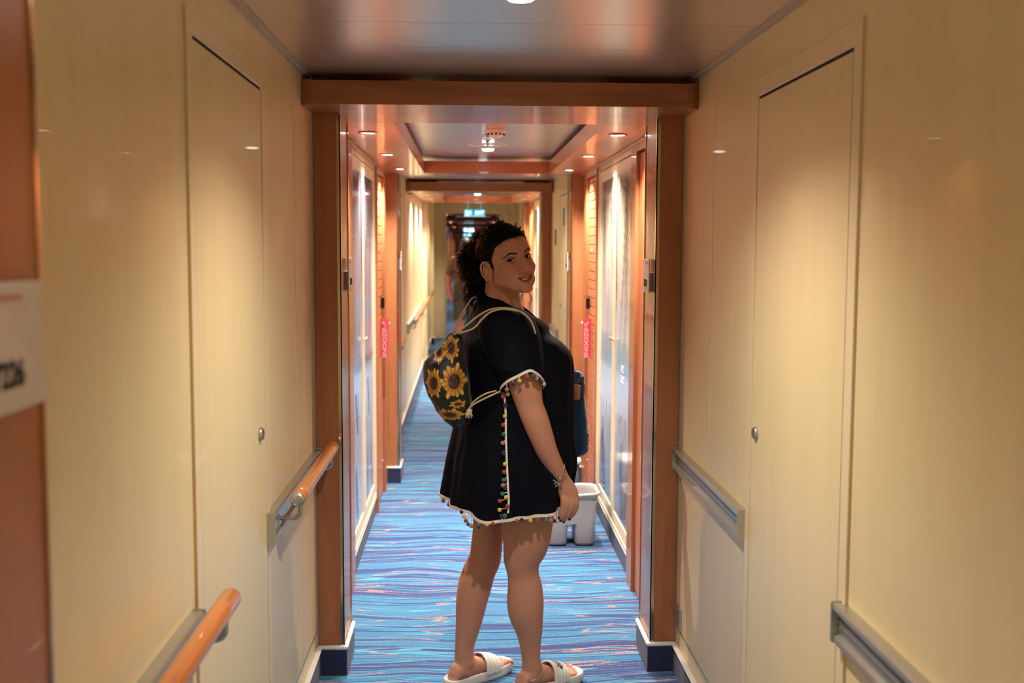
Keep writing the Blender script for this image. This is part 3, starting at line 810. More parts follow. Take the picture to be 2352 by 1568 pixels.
# ---- body below the head
HD = math.radians(25); H_ = np.array([math.cos(HD), math.sin(HD), 0]); RG = np.array([math.sin(HD), -math.cos(HD), 0]); UP = np.array([0, 0, 1.])
bod = pile()
def leg(rows, Y0_, Y1_):
    out = []; v0, v1 = rows[0][0], rows[-1][0]
    for v, a, b_ in rows:
        Y = Y0_+(Y1_-Y0_)*(v-v0)/(v1-v0); out.append((at((a+b_)/2, v, Y), px((b_-a)/2, Y)))
    return rings_tube(out, 30, 3)
put(bod, leg([(1000,1130,1262),(1080,1136,1272),(1150,1146,1273),(1207,1151,1269.6),(1250,1154.5,1260),(1285,1156,1243),(1316,1165,1237.5),(1347,1165.6,1245.5),(1379,1164,1249),(1410,1168,1249),(1446,1183,1247),(1480,1193,1242.5),(1512,1198,1241.5),(1530,1199,1245)], 3.475, 3.50))
put(bod, leg([(1000,1085,1190),(1080,1084,1180),(1150,1085,1170),(1207,1086,1158),(1251,1082,1154),(1285,1077,1150),(1308,1064.5,1140),(1342,1052,1130),(1381,1047,1119.5),(1433,1046,1105.5),(1477,1044.6,1091),(1505,1044,1089),(1520,1043,1091)], 3.62, 3.58))
# torso core (stays inside the dress)
put(bod, rings_tube([(at(1176,1090,3.55), .155, .15), (at(1180,1000,3.55), .15, .145), (at(1184,900,3.55), .145, .14), (at(1184,830,3.55), .135, .145), (at(1164,785,3.55), .095, .145), (at(1158,750,3.55), .06, .10)], 36, 3))
put(bod, blob(at(1238,835,3.50), (.07,.06,.07))); put(bod, blob(at(1245,835,3.63), (.07,.06,.07)))
# shoulders, upper chest, neck
put(bod, rings_tube([(at(1180,765,3.45), .045), (at(1165,758,3.55), .055), (at(1140,760,3.68), .042)], 24, 3))
put(bod, rings_tube([(at(1180,775,3.55), .07, .09), (at(1166,735,3.55), .058, .068), (at(1155,700,3.55), .058, .064), (at(1152,670,3.545), .055, .057), (at(1152,640,3.54), .052, .052)], 32, 4))
put(bod, rings_tube([(at(1192,778,3.55), .035,.05), (at(1206,760,3.54), .026,.045), (at(1198,735,3.53), .022,.04), (at(1184,702,3.52), .022,.035), (at(1176,668,3.52), .024,.035)], 24, 3))
# right arm
def arm(rows):
    return rings_tube([(at(u, v, Y), px(r, Y)) for u, v, r, Y in rows], 30, 4)
put(bod, arm([(1176,766,28,3.44),(1184,800,36,3.40),(1196,840,39.5,3.375),(1207,886,37.5,3.365),(1217,930,31,3.36),(1229,962,30.5,3.355),(1243,1000,27.8,3.36),(1256,1035,24.5,3.37),(1273,1067,20.5,3.385),(1286,1090,17.5,3.395)]))
put(bod, blob(at(1202,952,3.345), (.011,.012,.014)))
# right hand: palm, four unequal bent fingers, thumb on the inner side
HY = 3.40
put(bod, rings_tube([(at(1286,1090,HY-.005), px(17,HY), .019), (at(1293,1107,HY), px(19.5,HY), .018), (at(1303,1128,HY), px(23.5,HY), .017), (at(1310,1144,HY), px(20.5,HY), .0155)], 28, 4))
FING = [[(1322,1140,7.6,0),(1324,1154,7.3,-.006),(1322,1168,6.8,-.002),(1316,1180,6.2,.004),(1310.5,1188,5.0,.008)],
        [(1312,1142,7.6,-.006),(1313,1158,7.4,-.012),(1309,1174,6.8,-.008),(1302,1186,6.2,-.002),(1297,1194,5.0,.002)],
        [(1302,1140,7.4,-.008),(1302,1156,7.2,-.015),(1299,1171,6.6,-.012),(1293.5,1183,6.0,-.008),(1289.5,1191,4.9,-.004)],
        [(1293.5,1136,6.8,-.006),(1293,1150,6.6,-.013),(1292,1163,6.0,-.012),(1288,1175,5.5,-.010),(1285,1184.5,4.6,-.006)]]
nails = pile()
for fg in FING:
    put(bod, rings_tube([(at(u, v, HY+dy), px(r*.93, HY)) for u, v, r, dy in fg], 16, 4))
    a, b_ = fg[-2], fg[-1]; A_, B_ = at(a[0], a[1], HY+a[3]), at(b_[0], b_[1], HY+b_[3]); d = (B_-A_)/np.linalg.norm(B_-A_)
    side = np.cross(d, [0, 1, 0]); side /= np.linalg.norm(side); nb_ = np.cross(side, d)
    rot = np.column_stack([side, nb_, d]); c_ = B_+d*.0055+np.array([0, -.0022, 0])
    put(nails, blob(c_, (.0052, .0036, .0072), rot, 12, 8))
put(bod, rings_tube([(at(1300,1112,HY+.012), .012), (at(1312,1128,HY+.028), .0115), (at(1319,1146,HY+.034), .0105), (at(1317,1162,HY+.032), .009), (at(1312,1172,HY+.03), .0075)], 16, 4))
# left arm, hidden behind the body, its hand holding the towel
LH = at(1316,896,3.80)
put(bod, rings_tube([(at(1145,760,3.70), .05), (at(1180,860,3.78), .045), (at(1215,925,3.80), .038), (at(1265,912,3.80), .031), (at(1300,900,3.80), .022)], 26, 4))
put(bod, rings_tube([(at(1298,900,3.80), .021, .016), (at(1310,897,3.79), .025, .014)], 24, 4))
for k in range(4):
    z = .018-.0135*k; B0 = at(1308,897,3.785)+UP*z
    put(bod, rings_tube([(B0, .0082), (B0+np.array([.018,-.012,.0]), .0082), (B0+np.array([.031,-.010,-.002]), .0078), (B0+np.array([.036-.002*k,.004,-.003]), .007)], 14, 4))
put(bod, rings_tube([(at(1304,890,3.81), .010), (at(1312,884,3.83), .0095), (at(1320,884,3.84), .008)], 14, 4))
# feet
def foot(ank, ang, mirror):
    toen = pile(); toes.append(toen)
    d = np.array([math.cos(ang), math.sin(ang), 0]); s = np.array([math.sin(ang), -math.cos(ang), 0])*mirror   # s = outer side
    Z = .030
    g = lambda a, l, z: np.array([ank[0], ank[1], 0])+d*a+s*l+UP*(Z+z)
    put(bod, rings_tube([(np.array(ank), .033), (g(.0,0,.055), .034), (g(-.008,0,.03), .033)], 22, 3))
    # foot wedge as lofted rings across the length
    rows = [(-.058, .010, .022, .018), (-.045, .026, .029, .026), (-.02, .034, .032, .036), (.01, .036, .032, .042), (.05, .030, .034, .034), (.09, .022, .040, .024), (.125, .015, .045, .016), (.15, .012, .044, .0125)]
    n = 28; vs = []; fs = []
    for (a, zc, w, h) in rows:
        off = -.004*(a > .08)
        for j in range(n):
            an = 2*PI*j/n; vs.append(g(a, off+w*math.cos(an), max(zc+h*math.sin(an), .001)))
    for i in range(len(rows)-1):
        for j in range(n): fs.append([i*n+j, i*n+(j+1)%n, (i+1)*n+(j+1)%n, (i+1)*n+j])
    fs.append(list(range(n))[::-1]); fs.append([(len(rows)-1)*n+j for j in range(n)])
    put(bod, (vs, fs))
    tl = [(-.031, .052, .0125), (-.010, .050, .0085), (.007, .044, .008), (.022, .037, .0075), (.035, .026, .007)]
    for l, ln, r in tl:
        put(bod, rings_tube([(g(.135, l*.95, .011), r*1.05), (g(.15+ln*.35, l, .012), r), (g(.148+ln*.75, l, .010), r*.95), (g(.145+ln, l*.97, .008), r*.85)], 14, 3))
        put(toen, blob(g(.146+ln, l*.97, .008+r*.55), (r*.62, r*.62, r*.32), None, 12, 8))
    return g
toes = []
AR = at(1221,1532,3.50); AL = at(1066,1522,3.58)
gR = foot(AR, math.radians(35), 1); gL = foot(AL, math.radians(42), -1)

# ---- head: distance field sampled along rays, so the face is one smooth skin
def head_sdf(p):
    def ell(c, r):
        q = (p-np.array(c))/np.array(r); k0 = np.linalg.norm(q, axis=1); k1 = np.linalg.norm(q/np.array(r), axis=1); return k0*(k0-1)/np.maximum(k1, 1e-6)
    def cap(a, b_, ra, rb):
        a, b_ = np.array(a), np.array(b_); pa = p-a; ba = b_-a; h = np.clip((pa@ba)/(ba@ba), 0, 1); return np.linalg.norm(pa-h[:,None]*ba, axis=1)-(ra+(rb-ra)*h)
    def smin(a, b_, k): h = np.clip(.5+.5*(b_-a)/k, 0, 1); return b_*(1-h)+a*h-k*h*(1-h)
    def smax(a, b_, k): return -smin(-a, -b_, k)
    d = ell((0,-.014,.026), (.0745,.094,.084))
    d = smin(d, ell((0,.028,-.022), (.0615,.058,.066)), .02)
    d = smin(d, ell((0,.054,-.084), (.034,.032,.025)), .022)
    for s in (-1, 1):
        d = smin(d, ell((s*.043,.016,-.056), (.022,.03,.024)), .03)
        d = smin(d, ell((s*.027,.054,-.070), (.022,.026,.026)), .016)
        d = smin(d, ell((s*.036,.057,-.034), (.024,.0225,.021)), .016)      # raised smiling cheeks
        d = smin(d, cap((s*.012,.083,.021), (s*.046,.066,.021), .0065, .006), .012)
        d = smin(d, ell((s*.031,.060,-.010), (.016,.017,.008)), .012)
    d = smin(d, ell((0,.060,.040), (.045,.026,.032)), .02)
    d = smin(d, ell((0,.070,-.068), (.033,.0195,.022)), .016)                   # muzzle
    for s in (-1, 1): d = smax(d, -ell((s*.0318,.092,-.0005), (.0185,.0170,.0120)), .012)  # sockets
    # nose
    d = smin(d, cap((0,.085,.012), (0,.105,-.029), .0062, .0088), .009)
    d = smin(d, ell((0,.1085,-.0365), (.0102,.0102,.0088)), .006)
    for s in (-1, 1):
        d = smin(d, ell((s*.0130,.0950,-.0385), (.0064,.0095,.0068)), .005)
        d = smax(d, -ell((s*.0062,.1025,-.0458), (.0032,.0052,.0030)), .002)
        d = smax(d, -cap((s*.0225,.0895,-.040), (s*.0355,.0825,-.060), .0014, .0010), .006)   # smile lines
    # lips
    def chain(pts, r, k, d):
        for a, b_ in zip(pts[:-1], pts[1:]): d = smin(d, cap(a[0], b_[0], a[1], b_[1]), k)
        return d
    d = chain([((-.0300,.0790,-.0570), .0013), ((-.018,.0875,-.0625), .0021), ((-.005,.0915,-.0642), .0026), ((.005,.0915,-.0642), .0026), ((.018,.0875,-.0625), .0021), ((.0300,.0790,-.0570), .0013)], .01, .0028, d)
    d = chain([((-.0290,.0785,-.0580), .0014), ((-.016,.0860,-.0735), .0028), ((0,.0900,-.0785), .0034), ((.016,.0860,-.0735), .0028), ((.0290,.0785,-.0580), .0014)], .01, .003, d)
    g = p.copy(); zc = -.0700+.0125*(np.abs(p[:,0])/.028)**2
    q = np.stack([p[:,0]/.0280, (p[:,1]-.092)/.012, (p[:,2]-zc)/(.0048*np.sqrt(np.clip(1-(p[:,0]/.0288)**2, .03, 1)))], 1)
    mo = (np.linalg.norm(q, axis=1)-1)*.0042
    d = smax(d, -mo, .0012)
    d = smin(d, ell((0,.0815,-.1005), (.0185,.0135,.0105)), .012)
    return d
def sphere_dirs(nu, nv):
    # finer sampling towards the face
    t = np.linspace(0, PI, nv+1); th = t-.38*np.sin(2*t)*0; ph = np.linspace(-PI, PI, nu, endpoint=False); ph = ph-.55*np.sin(ph)
    # polar axis = local z ; azimuth 0 = forward
    TH, PH = np.meshgrid(t, ph, indexing='ij')
    return np.stack([np.sin(TH)*np.sin(PH), np.sin(TH)*np.cos(PH), np.cos(TH)], 2), len(t), nu
NU, NV = 440, 400
D_, nT, nP = sphere_dirs(NU, NV)
dirs = D_.reshape(-1, 3); O_ = np.array([0, .005, -.02])
tt = np.full(len(dirs), .20)
for it in range(42):
    dd = head_sdf(O_+dirs*tt[:,None]); tt = np.clip(tt-dd*.85, .02, .2)
hv = O_+dirs*tt[:,None]
hf = []
for i in range(nT-1):
    for j in range(nP): hf.append([i*nP+j, (i+1)*nP+j, (i+1)*nP+(j+1)%nP, i*nP+(j+1)%nP])

HR = np.array([[-0.8393, 0.497, -0.2205], [-0.5015, -0.8643, -0.0394], [-0.2102, 0.0775, 0.9746]])
HS = 1.029; HO = np.array([.1286, 3.50, 1.4736])
def hw(p): return (np.atleast_2d(p)*HS)@HR.T+HO
_gx, _gz = np.linspace(-.06, .06, 121), np.linspace(-.005, .045, 61)
_g = np.array([(x, .16, z) for z in _gz for x in _gx])
for _i in range(70): _g[:,1] -= head_sdf(_g)*.8
_gy = _g[:,1].reshape(61, 121)
def on_face(x, z, off=0):
    """point of the face skin at lateral x, height z"""
    fx = min(max((x+.06)/.12*120, 0), 119.99); fz = min(max((z+.005)/.05*60, 0), 59.99); i, j = int(fx), int(fz); a, b_ = fx-i, fz-j
    y = (_gy[j,i]*(1-a)+_gy[j,i+1]*a)*(1-b_)+(_gy[j+1,i]*(1-a)+_gy[j+1,i+1]*a)*b_
    return np.array([x, y+off, z])

# ears
def ear(s):
    pl = pile()
    c = np.array([s*.0755, -.004, -.020])
    out = np.array([s*.82, .57, 0]); out /= np.linalg.norm(out); fwd = np.array([-s*.57, .82, 0]); fwd /= np.linalg.norm(fwd)
    upv = UP*1.0; rot = np.column_stack([fwd, out, upv])
    put(pl, blob(c+out*.002, (.0165, .0045, .028), rot))
    put(pl, blob(c+out*.006+fwd*.004-UP*.024, (.0085, .0045, .010), rot))
    hel = []
    for k in range(15):
        a = math.radians(-20+250*k/14); hel.append((c+out*(.009+.003*math.sin(a))+fwd*(.0170*math.cos(a)-.001)+UP*(.0285*math.sin(a)+.002), .0034 if k < 12 else .003))
    hel.append((c+out*.008-fwd*.008-UP*.026, .0036))
    put(pl, rings_tube(hel, 12, 2))
    ah = [(c+out*.0085+fwd*(.007*math.cos(a)-.003)+UP*(.015*math.sin(a)), .0026) for a in [math.radians(60+170*k/8) for k in range(9)]]
    put(pl, rings_tube(ah, 10, 2))
    put(pl, blob(c+out*.0075+fwd*.0125-UP*.004, (.0038, .0042, .0062), rot))
    return pl
skin_parts = pile()
for s in (1, -1):
    e = ear(s); v2, f2 = eval_mesh(e[0], e[1], [('REMESH', dict(mode='VOXEL', voxel_size=.0011)), ('SMOOTH', dict(factor=.5, iterations=3))])
    put(skin_parts, (v2, f2))

bv, bf = eval_mesh(bod[0], bod[1], [('REMESH', dict(mode='VOXEL', voxel_size=.0030)), ('SMOOTH', dict(factor=.5, iterations=5))])
# knead: soft dimples behind knee, elbow crease, collar shading come from shape only
# two soft creases around the turned neck and one inside the elbow
def crease(P, depth, wid, toward):
    global bv
    P = [np.array(catm(P, t/6)) for t in range((len(P)-1)*6+1)]; D = np.min(np.stack([np.linalg.norm(bv-p, axis=1) for p in P]), axis=0)
    d = toward-bv; d[:,2] = 0; d /= np.linalg.norm(d, axis=1)[:,None]+1e-9; bv = bv+d*(depth*np.exp(-(D/wid)**2))[:,None]
def catm(P, t):
    P = np.asarray(P, float); m = len(P); i = int(min(math.floor(t), m-2)); f = t-i; g = lambda k: P[min(max(k, 0), m-1)]
    return .5*((2*g(i))+(g(i+1)-g(i-1))*f+(2*g(i-1)-5*g(i)+4*g(i+1)-g(i+2))*f*f+(3*g(i)-g(i-1)-3*g(i+1)+g(i+2))*f**3)
NKc = at(1154, 690, 3.545)
crease([at(1126,662,3.50),at(1140,679,3.493),at(1158,695,3.488),at(1176,709,3.492),at(1188,722,3.50)], .0035, .0032, NKc)
crease([at(1140,655,3.49),at(1152,671,3.487),at(1166,684,3.488),at(1180,693,3.495)], .0030, .0032, NKc)
allv = [hw(hv), hw(np.array(skin_parts[0])), bv]; allf = []
off = 0
for V_, F_ in ((hv, hf), (skin_parts[0], skin_parts[1]), (bv, bf)):
    allf += [[i+off for i in f] for f in F_]; off += len(V_)
verts = np.concatenate(allv)
# skin tones as vertex colours, with shade painted into nostrils and mouth
base = np.array(srgb(198, 144, 122)[:3]); colr = np.tile(base, (len(verts), 1))
nh = len(hv); L_ = hv
def gm(x, z, sx, sz): return np.exp(-((L_[:,0]-x)/sx)**2-((L_[:,2]-z)/sz)**2)*(L_[:,1] > .03)
def blend(idx, w, c):
    w = np.clip(w, 0, 1)[:,None]; colr[idx] = colr[idx]*(1-w)+np.array(c)*w
ih = np.arange(nh)
for s in (-1, 1):
    blend(ih, .6*gm(s*.040, -.034, .019, .017), srgb(208, 112, 100)[:3])
    blend(ih, .45*gm(s*.031, -.006, .016, .010), srgb(140, 88, 72)[:3])
    blend(ih, .35*gm(s*.031, .010, .017, .006), srgb(130, 78, 64)[:3])  # darker tone below and above each eye
    blend(ih, .9*np.exp(-((L_[:,0]-s*.0062)/.0036)**2-((L_[:,2]+.0445)/.0028)**2-((L_[:,1]-.099)/.006)**2), srgb(50, 24, 20)[:3])  # nostril darkness painted into the skin colour
blend(ih, .25*gm(0, -.036, .010, .009), srgb(206, 116, 98)[:3])
ax = np.abs(L_[:,0])
inm = (ax < .031) & (L_[:,1] > .06)
zc = -.0700+.0125*(ax/.028)**2; hgt = .0048*np.sqrt(np.clip(1-(ax/.0288)**2, .0, 1))
up_out = zc+hgt+.0044*np.clip(1-(ax/.031)**2, 0, 1)-.0010*np.exp(-(ax/.004)**2)
lo_out = zc-hgt-.0062*np.clip(1-(ax/.030)**2, 0, 1)
soft = lambda a: np.clip(a/.0010+.5, 0, 1)
lip = inm*soft(up_out-L_[:,2])*soft(L_[:,2]-lo_out)
blend(ih, .75*lip, srgb(160, 84, 78)[:3])
blend(ih, inm*(ax < .0285)*soft(hgt-.0006-np.abs(L_[:,2]-zc)), srgb(38, 12, 12)[:3])  # dark of the open mouth painted between the lips
for (x, z) in ((.030,-.022),(.018,-.018),(.046,.0),(.052,.004),(.012,-.020),(-.02,-.024),(.047,-.012)):
    blend(ih, .5*np.exp(-((L_[:,0]-x)/.0010)**2-((L_[:,2]-z)/.0010)**2)*(L_[:,1] > .03), srgb(92, 50, 38)[:3])
def person_mesh(name, verts, faces, mat_, parent, smooth=True, cols=None, o0=None):
    me = bpy.data.meshes.new(name); o0 = np.array(parent.location if o0 is None else o0)
    vv = np.asarray(verts)-o0
    me.from_pydata(vv.tolist(), [], faces)
    me.polygons.foreach_set('use_smooth', [smooth]*len(me.polygons))
    for q_ in (mat_ if isinstance(mat_, list) else [mat_]): me.materials.append(q_)
    if cols is not None:
        at_ = me.color_attributes.new('Col', 'FLOAT_COLOR', 'POINT'); c4 = np.ones((len(verts), 4)); c4[:,:3] = cols; at_.data.foreach_set('color', c4.ravel())
    me.update(); o = bpy.data.objects.new(name, me); COL.objects.link(o); o.parent = parent; o['_w'] = tuple(float(x) for x in o0)
    return o
m = M['skin'] = mat('skin', srgb(198, 144, 122), .5, spec=.3); q = N(m)
a = q.n('ShaderNodeVertexColor', layer_name='Col').outputs[0]
f = q.noise(q.pos((1,1,1)), 60, 4, .6); f2_ = q.noise(q.pos((1,1,1)), 900, 2, .6)
q.color(q.mix(q.m('MULTIPLY', f, .22), a, srgb(182, 116, 92))); q.bump(f2_, .06, .0006)
q.b.inputs['Subsurface Weight'].default_value = .12; q.b.inputs['Subsurface Radius'].default_value = (.012, .005, .003); q.b.inputs['Subsurface Scale'].default_value = .6

M['silver'] = mat('silver', srgb(222, 216, 204), .18, 1)
woman = empty('person', (.14, 3.55, sheer(3.55)), 'smiling woman in a black pompom-trimmed cover-up looking back over her right shoulder', 'person')
body = person_mesh('body', verts, allf, M['skin'], woman, True, colr)

# eyes: ball, iris, lids
M['eye_white'] = mat('eye_white', srgb(206, 198, 190), .25, coat=.3)
M['lid'] = mat('eyelid_skin', srgb(172, 116, 96), .45, spec=.35)
M['iris'] = mat('dark_brown_iris', srgb(14, 8, 6), .55, spec=.1)
M['hairdark'] = mat('dark_brown_curls', srgb(11, 7, 6), .55, spec=.15)
M['hairtip'] = mat('reddish_brown_curl_ends', srgb(74, 38, 28), .45, spec=.35)
gaze = (np.array([0, 0, 1.5])-HO)@HR; gaze /= np.linalg.norm(gaze)
for s in (-1, 1):
    lash = pile()
    ec = np.array([s*.0318, .0648, -.0005]); er = .0142; lidpile = pile(); eb = MB()
    v, f = blob(ec, (er, er, er), None, 28, 18); eb.add(hw(v), f, 0, True)
    # iris: cap of a sphere around the gaze direction
    gx = np.cross(gaze, UP); gx /= np.linalg.norm(gx); gz = np.cross(gx, gaze)
    g2 = gaze.copy()
    vs = []; fs = []
    for i in range(6):
        al = math.radians(29)*i/5
        for j in range(20):
            an = 2*PI*j/20; vs.append(ec+(g2*math.cos(al)+(gx*math.cos(an)+gz*math.sin(an))*math.sin(al))*(er+.0003+.0002*math.cos(al)))
    for i in range(5):
        for j in range(20): fs.append([i*20+j, i*20+(j+1)%20, (i+1)*20+(j+1)%20, (i+1)*20+j])
    eb.add(hw(vs), fs, 1, True)
    # lids: shell with an almond opening (smiling, half closed)
    na, ne = 56, 40; R_ = .01555; vs = []; keep = []
    for i in range(na+1):
        az = math.radians(-80+160*i/na)
        # opening limits in elevation, az>0 towards outer corner
        w_ = az/math.radians(60); inside = abs(w_) < 1
        env = (1-w_*w_) if inside else 0
        up_l = math.radians(16.5)*(env**.6 if inside else 0)+math.radians(2.0)*w_
        lo_l = -math.radians(13.5)*(env**.75 if inside else 0)+math.radians(2.0)*w_
        for part, (e0, e1) in enumerate(((up_l, math.radians(75)), (lo_l, -math.radians(75)))):
            for j in range(ne+1):
                el = e0+(e1-e0)*(j/ne)**1.3
                rr = R_+(.0009*math.exp(-((el-e0)/.10)**2))-(.0011*math.exp(-((abs(el)-math.radians(34))/.09)**2) if part == 0 else .0004*math.exp(-((abs(el)-math.radians(30))/.10)**2))
                xx = s*math.sin(az)*math.cos(el); yy = math.cos(az)*math.cos(el); zz = math.sin(el)
                vs.append(ec+np.array([xx, yy, zz])*rr)
    fs = []; st = 2*(ne+1)
    for i in range(na):
        for part in (0, 1):
            for j in range(ne):
                a0 = i*st+part*(ne+1)+j; fs.append([a0, a0+1, a0+st+1, a0+st])
    put(lidpile, (hw(vs), fs)); eb.build('eye', [M['eye_white'], M['iris']], woman); person_mesh('eyelid', lidpile[0], lidpile[1], M['lid'], woman)
    # lash line and lashes
    pts = []; 
    for i in range(17):
        w_ = -1+2*i/16*1.06; az = math.radians(60)*w_; env = max(0, 1-w_*w_)
        el = math.radians(16.5)*env**.6+math.radians(2.0)*w_; d_ = np.array([s*math.sin(az)*math.cos(el), math.cos(az)*math.cos(el), math.sin(el)])
        pts.append((hw(ec+d_*(R_+.0008))[0], .0006+.0008*math.sin(PI*min(1, (i+2)/18))))
        if i > 3:
            for k in (0, .5):
                tip = ec+d_*(R_+.0008)+np.array([s*.002*(i/16), .0035, .0016+.0012*(i/16)])*(.7+.5*i/16)
                put(lash, rings_tube([(hw(ec+d_*(R_+.0004))[0], .00022), (hw(tip)[0], .00008)], 5, 1))
    put(lash, rings_tube(pts, 8, 2))
    lo = []
    for i in range(13):
        w_ = -1+2*i/12; az = math.radians(60)*w_; env = max(0, 1-w_*w_); el = -math.radians(13.5)*env**.75+math.radians(2)*w_
        d_ = np.array([s*math.sin(az)*math.cos(el), math.cos(az)*math.cos(el), math.sin(el)]); lo.append((hw(ec+d_*(R_+.0005))[0], .0003))
    put(lash, rings_tube(lo, 6, 1)); person_mesh('eyelashes', lash[0], lash[1], M['hairdark'], woman)
# brows: many short hairs over an arched ribbon
rnd = random.Random(3)
for s in (-1, 1):
    br = pile()
    path = [(s*.0135, .0150), (s*.021, .0185), (s*.029, .0212), (s*.037, .0212), (s*.0445, .0165), (s*.049, .0110)]
    for k in range(300):
        t = rnd.random()*4.999; i = int(t); f_ = t-i
        x = path[i][0]*(1-f_)+path[i+1][0]*f_; z = path[i][1]*(1-f_)+path[i+1][1]*f_
        th = (.0021 if t < 3 else .0021-.0008*(t-3)); z += (rnd.random()-.5)*2*th; x += (rnd.random()-.5)*.001
        p0 = on_face(x, z, .0003); ang = (.75-.27*t); L2 = .0036
        p1 = on_face(x+s*math.cos(ang)*L2, z+math.sin(ang)*L2*.8-.001*(t > 3), .0009)
        put(br, rings_tube([(hw(p0)[0], .00042), (hw((p0+p1)/2+np.array([0,.0004,0]))[0], .00042), (hw(p1)[0], .0002)], 5, 1))
    person_mesh('eyebrow', br[0], br[1], M['hairdark'], woman)
# teeth
tb = MB()
for k in range(-5, 6):
    x = k*.0047+(.0 if k else 0); wdt = .00225 if abs(k) > 1 else .0026
    y = .0886-.0082*(abs(x)/.0235)**2; zt = -.0662+.0118*(abs(x)/.028)**2; h = .0050*(1-.35*(abs(k)/5)**2)
    ang = math.atan2(2*.0078*x/.0235**2, 1)
    c_, s_ = math.cos(ang), math.sin(ang); vs = []
    for j in range(12):
        for i in range(7):
            a = (i/6-.5)*2; b_ = j/11
            lx = a*wdt*(1-.08*b_*b_-.2*(abs(b_-.5)*2)**6); ly = -.0016*(abs(a)**3)-.0008*b_*b_; lz = -h*2*b_*.95+(.0006*(1-a*a))
            vs.append((x+lx*c_+ly*s_, y-lx*s_+ly*c_, zt+lz*.62+.0016))
    fs = [[j*7+i, j*7+i+1, (j+1)*7+i+1, (j+1)*7+i] for j in range(11) for i in range(6)]
    tb.add(hw(vs), fs, 0, True)
tb.build('teeth', mat('teeth', srgb(226, 214, 200), .2, coat=.4), woman)
person_mesh('fingernails', nails[0], nails[1], mat('dark_red_nail_varnish', srgb(60, 14, 24), .12, coat=.8), woman)
M['toe'] = mat('white_nail_varnish', srgb(236, 230, 228), .15, coat=.6)
for tn in toes: person_mesh('toenails', tn[0], tn[1], M['toe'], woman)

# ---- hair: slicked cap over the skull, then a curly puff
def wtex(p, s, seed=0): return np.array([mnoise.noise(Vector((x[0]*s+seed, x[1]*s, x[2]*s))) for x in p])
def hairline(P):
    """>0 inside the hair region (local head coordinates)"""
    x, y, z = P[:,0], P[:,1], P[:,2]; a = np.abs(x)
    yb = np.interp(z, [-.085,-.075,-.05,-.03,-.012,.006,.014,.03,.045,.056,.064,.070,.078], [-.2,-.060,-.048,-.040,-.034,-.026,.020,.029,.037,.050,.066,.082,.2])
    h = yb-y
    h2 = np.minimum(.021-y, np.minimum(y-.009, z+.014))*1.2      # short sideburn in front of the ear
    h2 = np.where(z < .016, h2, -1)
    return np.clip(np.maximum(h, h2), -.05, .05)
hl = hairline(hv); nrm = dirs
grow = np.clip(hl/.012, 0, 1); keepv = hl > -.0015
nz = wtex(hv, 42)*.5+wtex(hv, 95, 9)*.5
th_ = (.0015+.0065*grow**.7)*(1+.0*nz)+.0045*nz*grow
stri = .0030*wtex(hv, 210, 4)*grow
capv = hv+nrm*(th_+stri)[:,None]; capf = [f for f in hf if all(keepv[i] for i in f)]
used = sorted({i for f in capf for i in f}); remap = {k: i for i, k in enumerate(used)}
hp = [list(map(tuple, hw(capv[used]))), [[remap[i] for i in f] for f in capf]]
rng = np.random.default_rng(5)
def curls(n, base, target, rad_h, turns, r, mi, sub=44, droop=.0, thick_end=.5):
    """n helical locks from base points to target points (world)"""
    B_ = base; T_ = target; t = np.linspace(0, 1, sub)[None,:,None]
    mid = (B_+T_)/2+rng.normal(0, .012, B_.shape)
    path = (1-t)**2*B_[:,None]+2*t*(1-t)*mid[:,None]+t**2*T_[:,None]
    path[:,:,2] -= droop*(t[:,:,0]**2)
    d = T_-B_; d /= np.linalg.norm(d, axis=1)[:,None]+1e-9
    a = np.cross(d, rng.normal(0, 1, d.shape)); a /= np.linalg.norm(a, axis=1)[:,None]+1e-9; b_ = np.cross(d, a)
    ph = rng.uniform(0, 2*PI, n)[:,None]+turns[:,None]*2*PI*t[:,:,0]
    amp = rad_h[:,None]*np.clip(t[:,:,0]*3, 0, 1)
    P = path+a[:,None]*(np.cos(ph)*amp)[:,:,None]+b_[:,None]*(np.sin(ph)*amp)[:,:,None]
    K = 4; tan = np.gradient(P, axis=1); tan /= np.linalg.norm(tan, axis=2)[:,:,None]+1e-9
    s1 = np.cross(tan, np.array([.3, .5, .8])); s1 /= np.linalg.norm(s1, axis=2)[:,:,None]+1e-9; s2 = np.cross(tan, s1)
    rr = r*(1-(1-thick_end)*t[:,:,0])
    V = np.stack([P+s1*(math.cos(k*PI/2)*rr)[...,None]+s2*(math.sin(k*PI/2)*rr)[...,None] for k in range(K)], 2)
    V = V.reshape(-1, 3); F_ = []
    idx = np.arange(n)[:,None,None]*sub*K+np.arange(sub-1)[None,:,None]*K+np.arange(K)[None,None,:]
    nx = np.arange(n)[:,None,None]*sub*K+np.arange(sub-1)[None,:,None]*K+((np.arange(K)+1)%K)[None,None,:]
    F_ = np.stack([idx, nx, nx+K, idx+K], 3).reshape(-1, 4)
    return V, F_
knot = at(1118, 588, 3.58)
pc = at(1088, 602, 3.60)
def in_ell(n, c, r, shell=.0):
    d = rng.normal(0, 1, (n, 3)); d /= np.linalg.norm(d, axis=1)[:,None]; u = rng.uniform(shell, 1, n)**(1/3.); return c+d*u[:,None]*np.array(r)
core = pile()
for (u, v, Y, rx, ry, rz) in ((1112,563,3.585,.05,.06,.04),(1080,588,3.60,.042,.05,.042),(1105,590,3.585,.055,.06,.055),(1088,610,3.60,.046,.055,.058),(1100,640,3.59,.034,.04,.035),(1125,560,3.57,.04,.05,.035)):
    put(core, blob(at(u, v, Y), (rx, ry, rz), None, 40, 28))
cv = np.array(core[0]); 
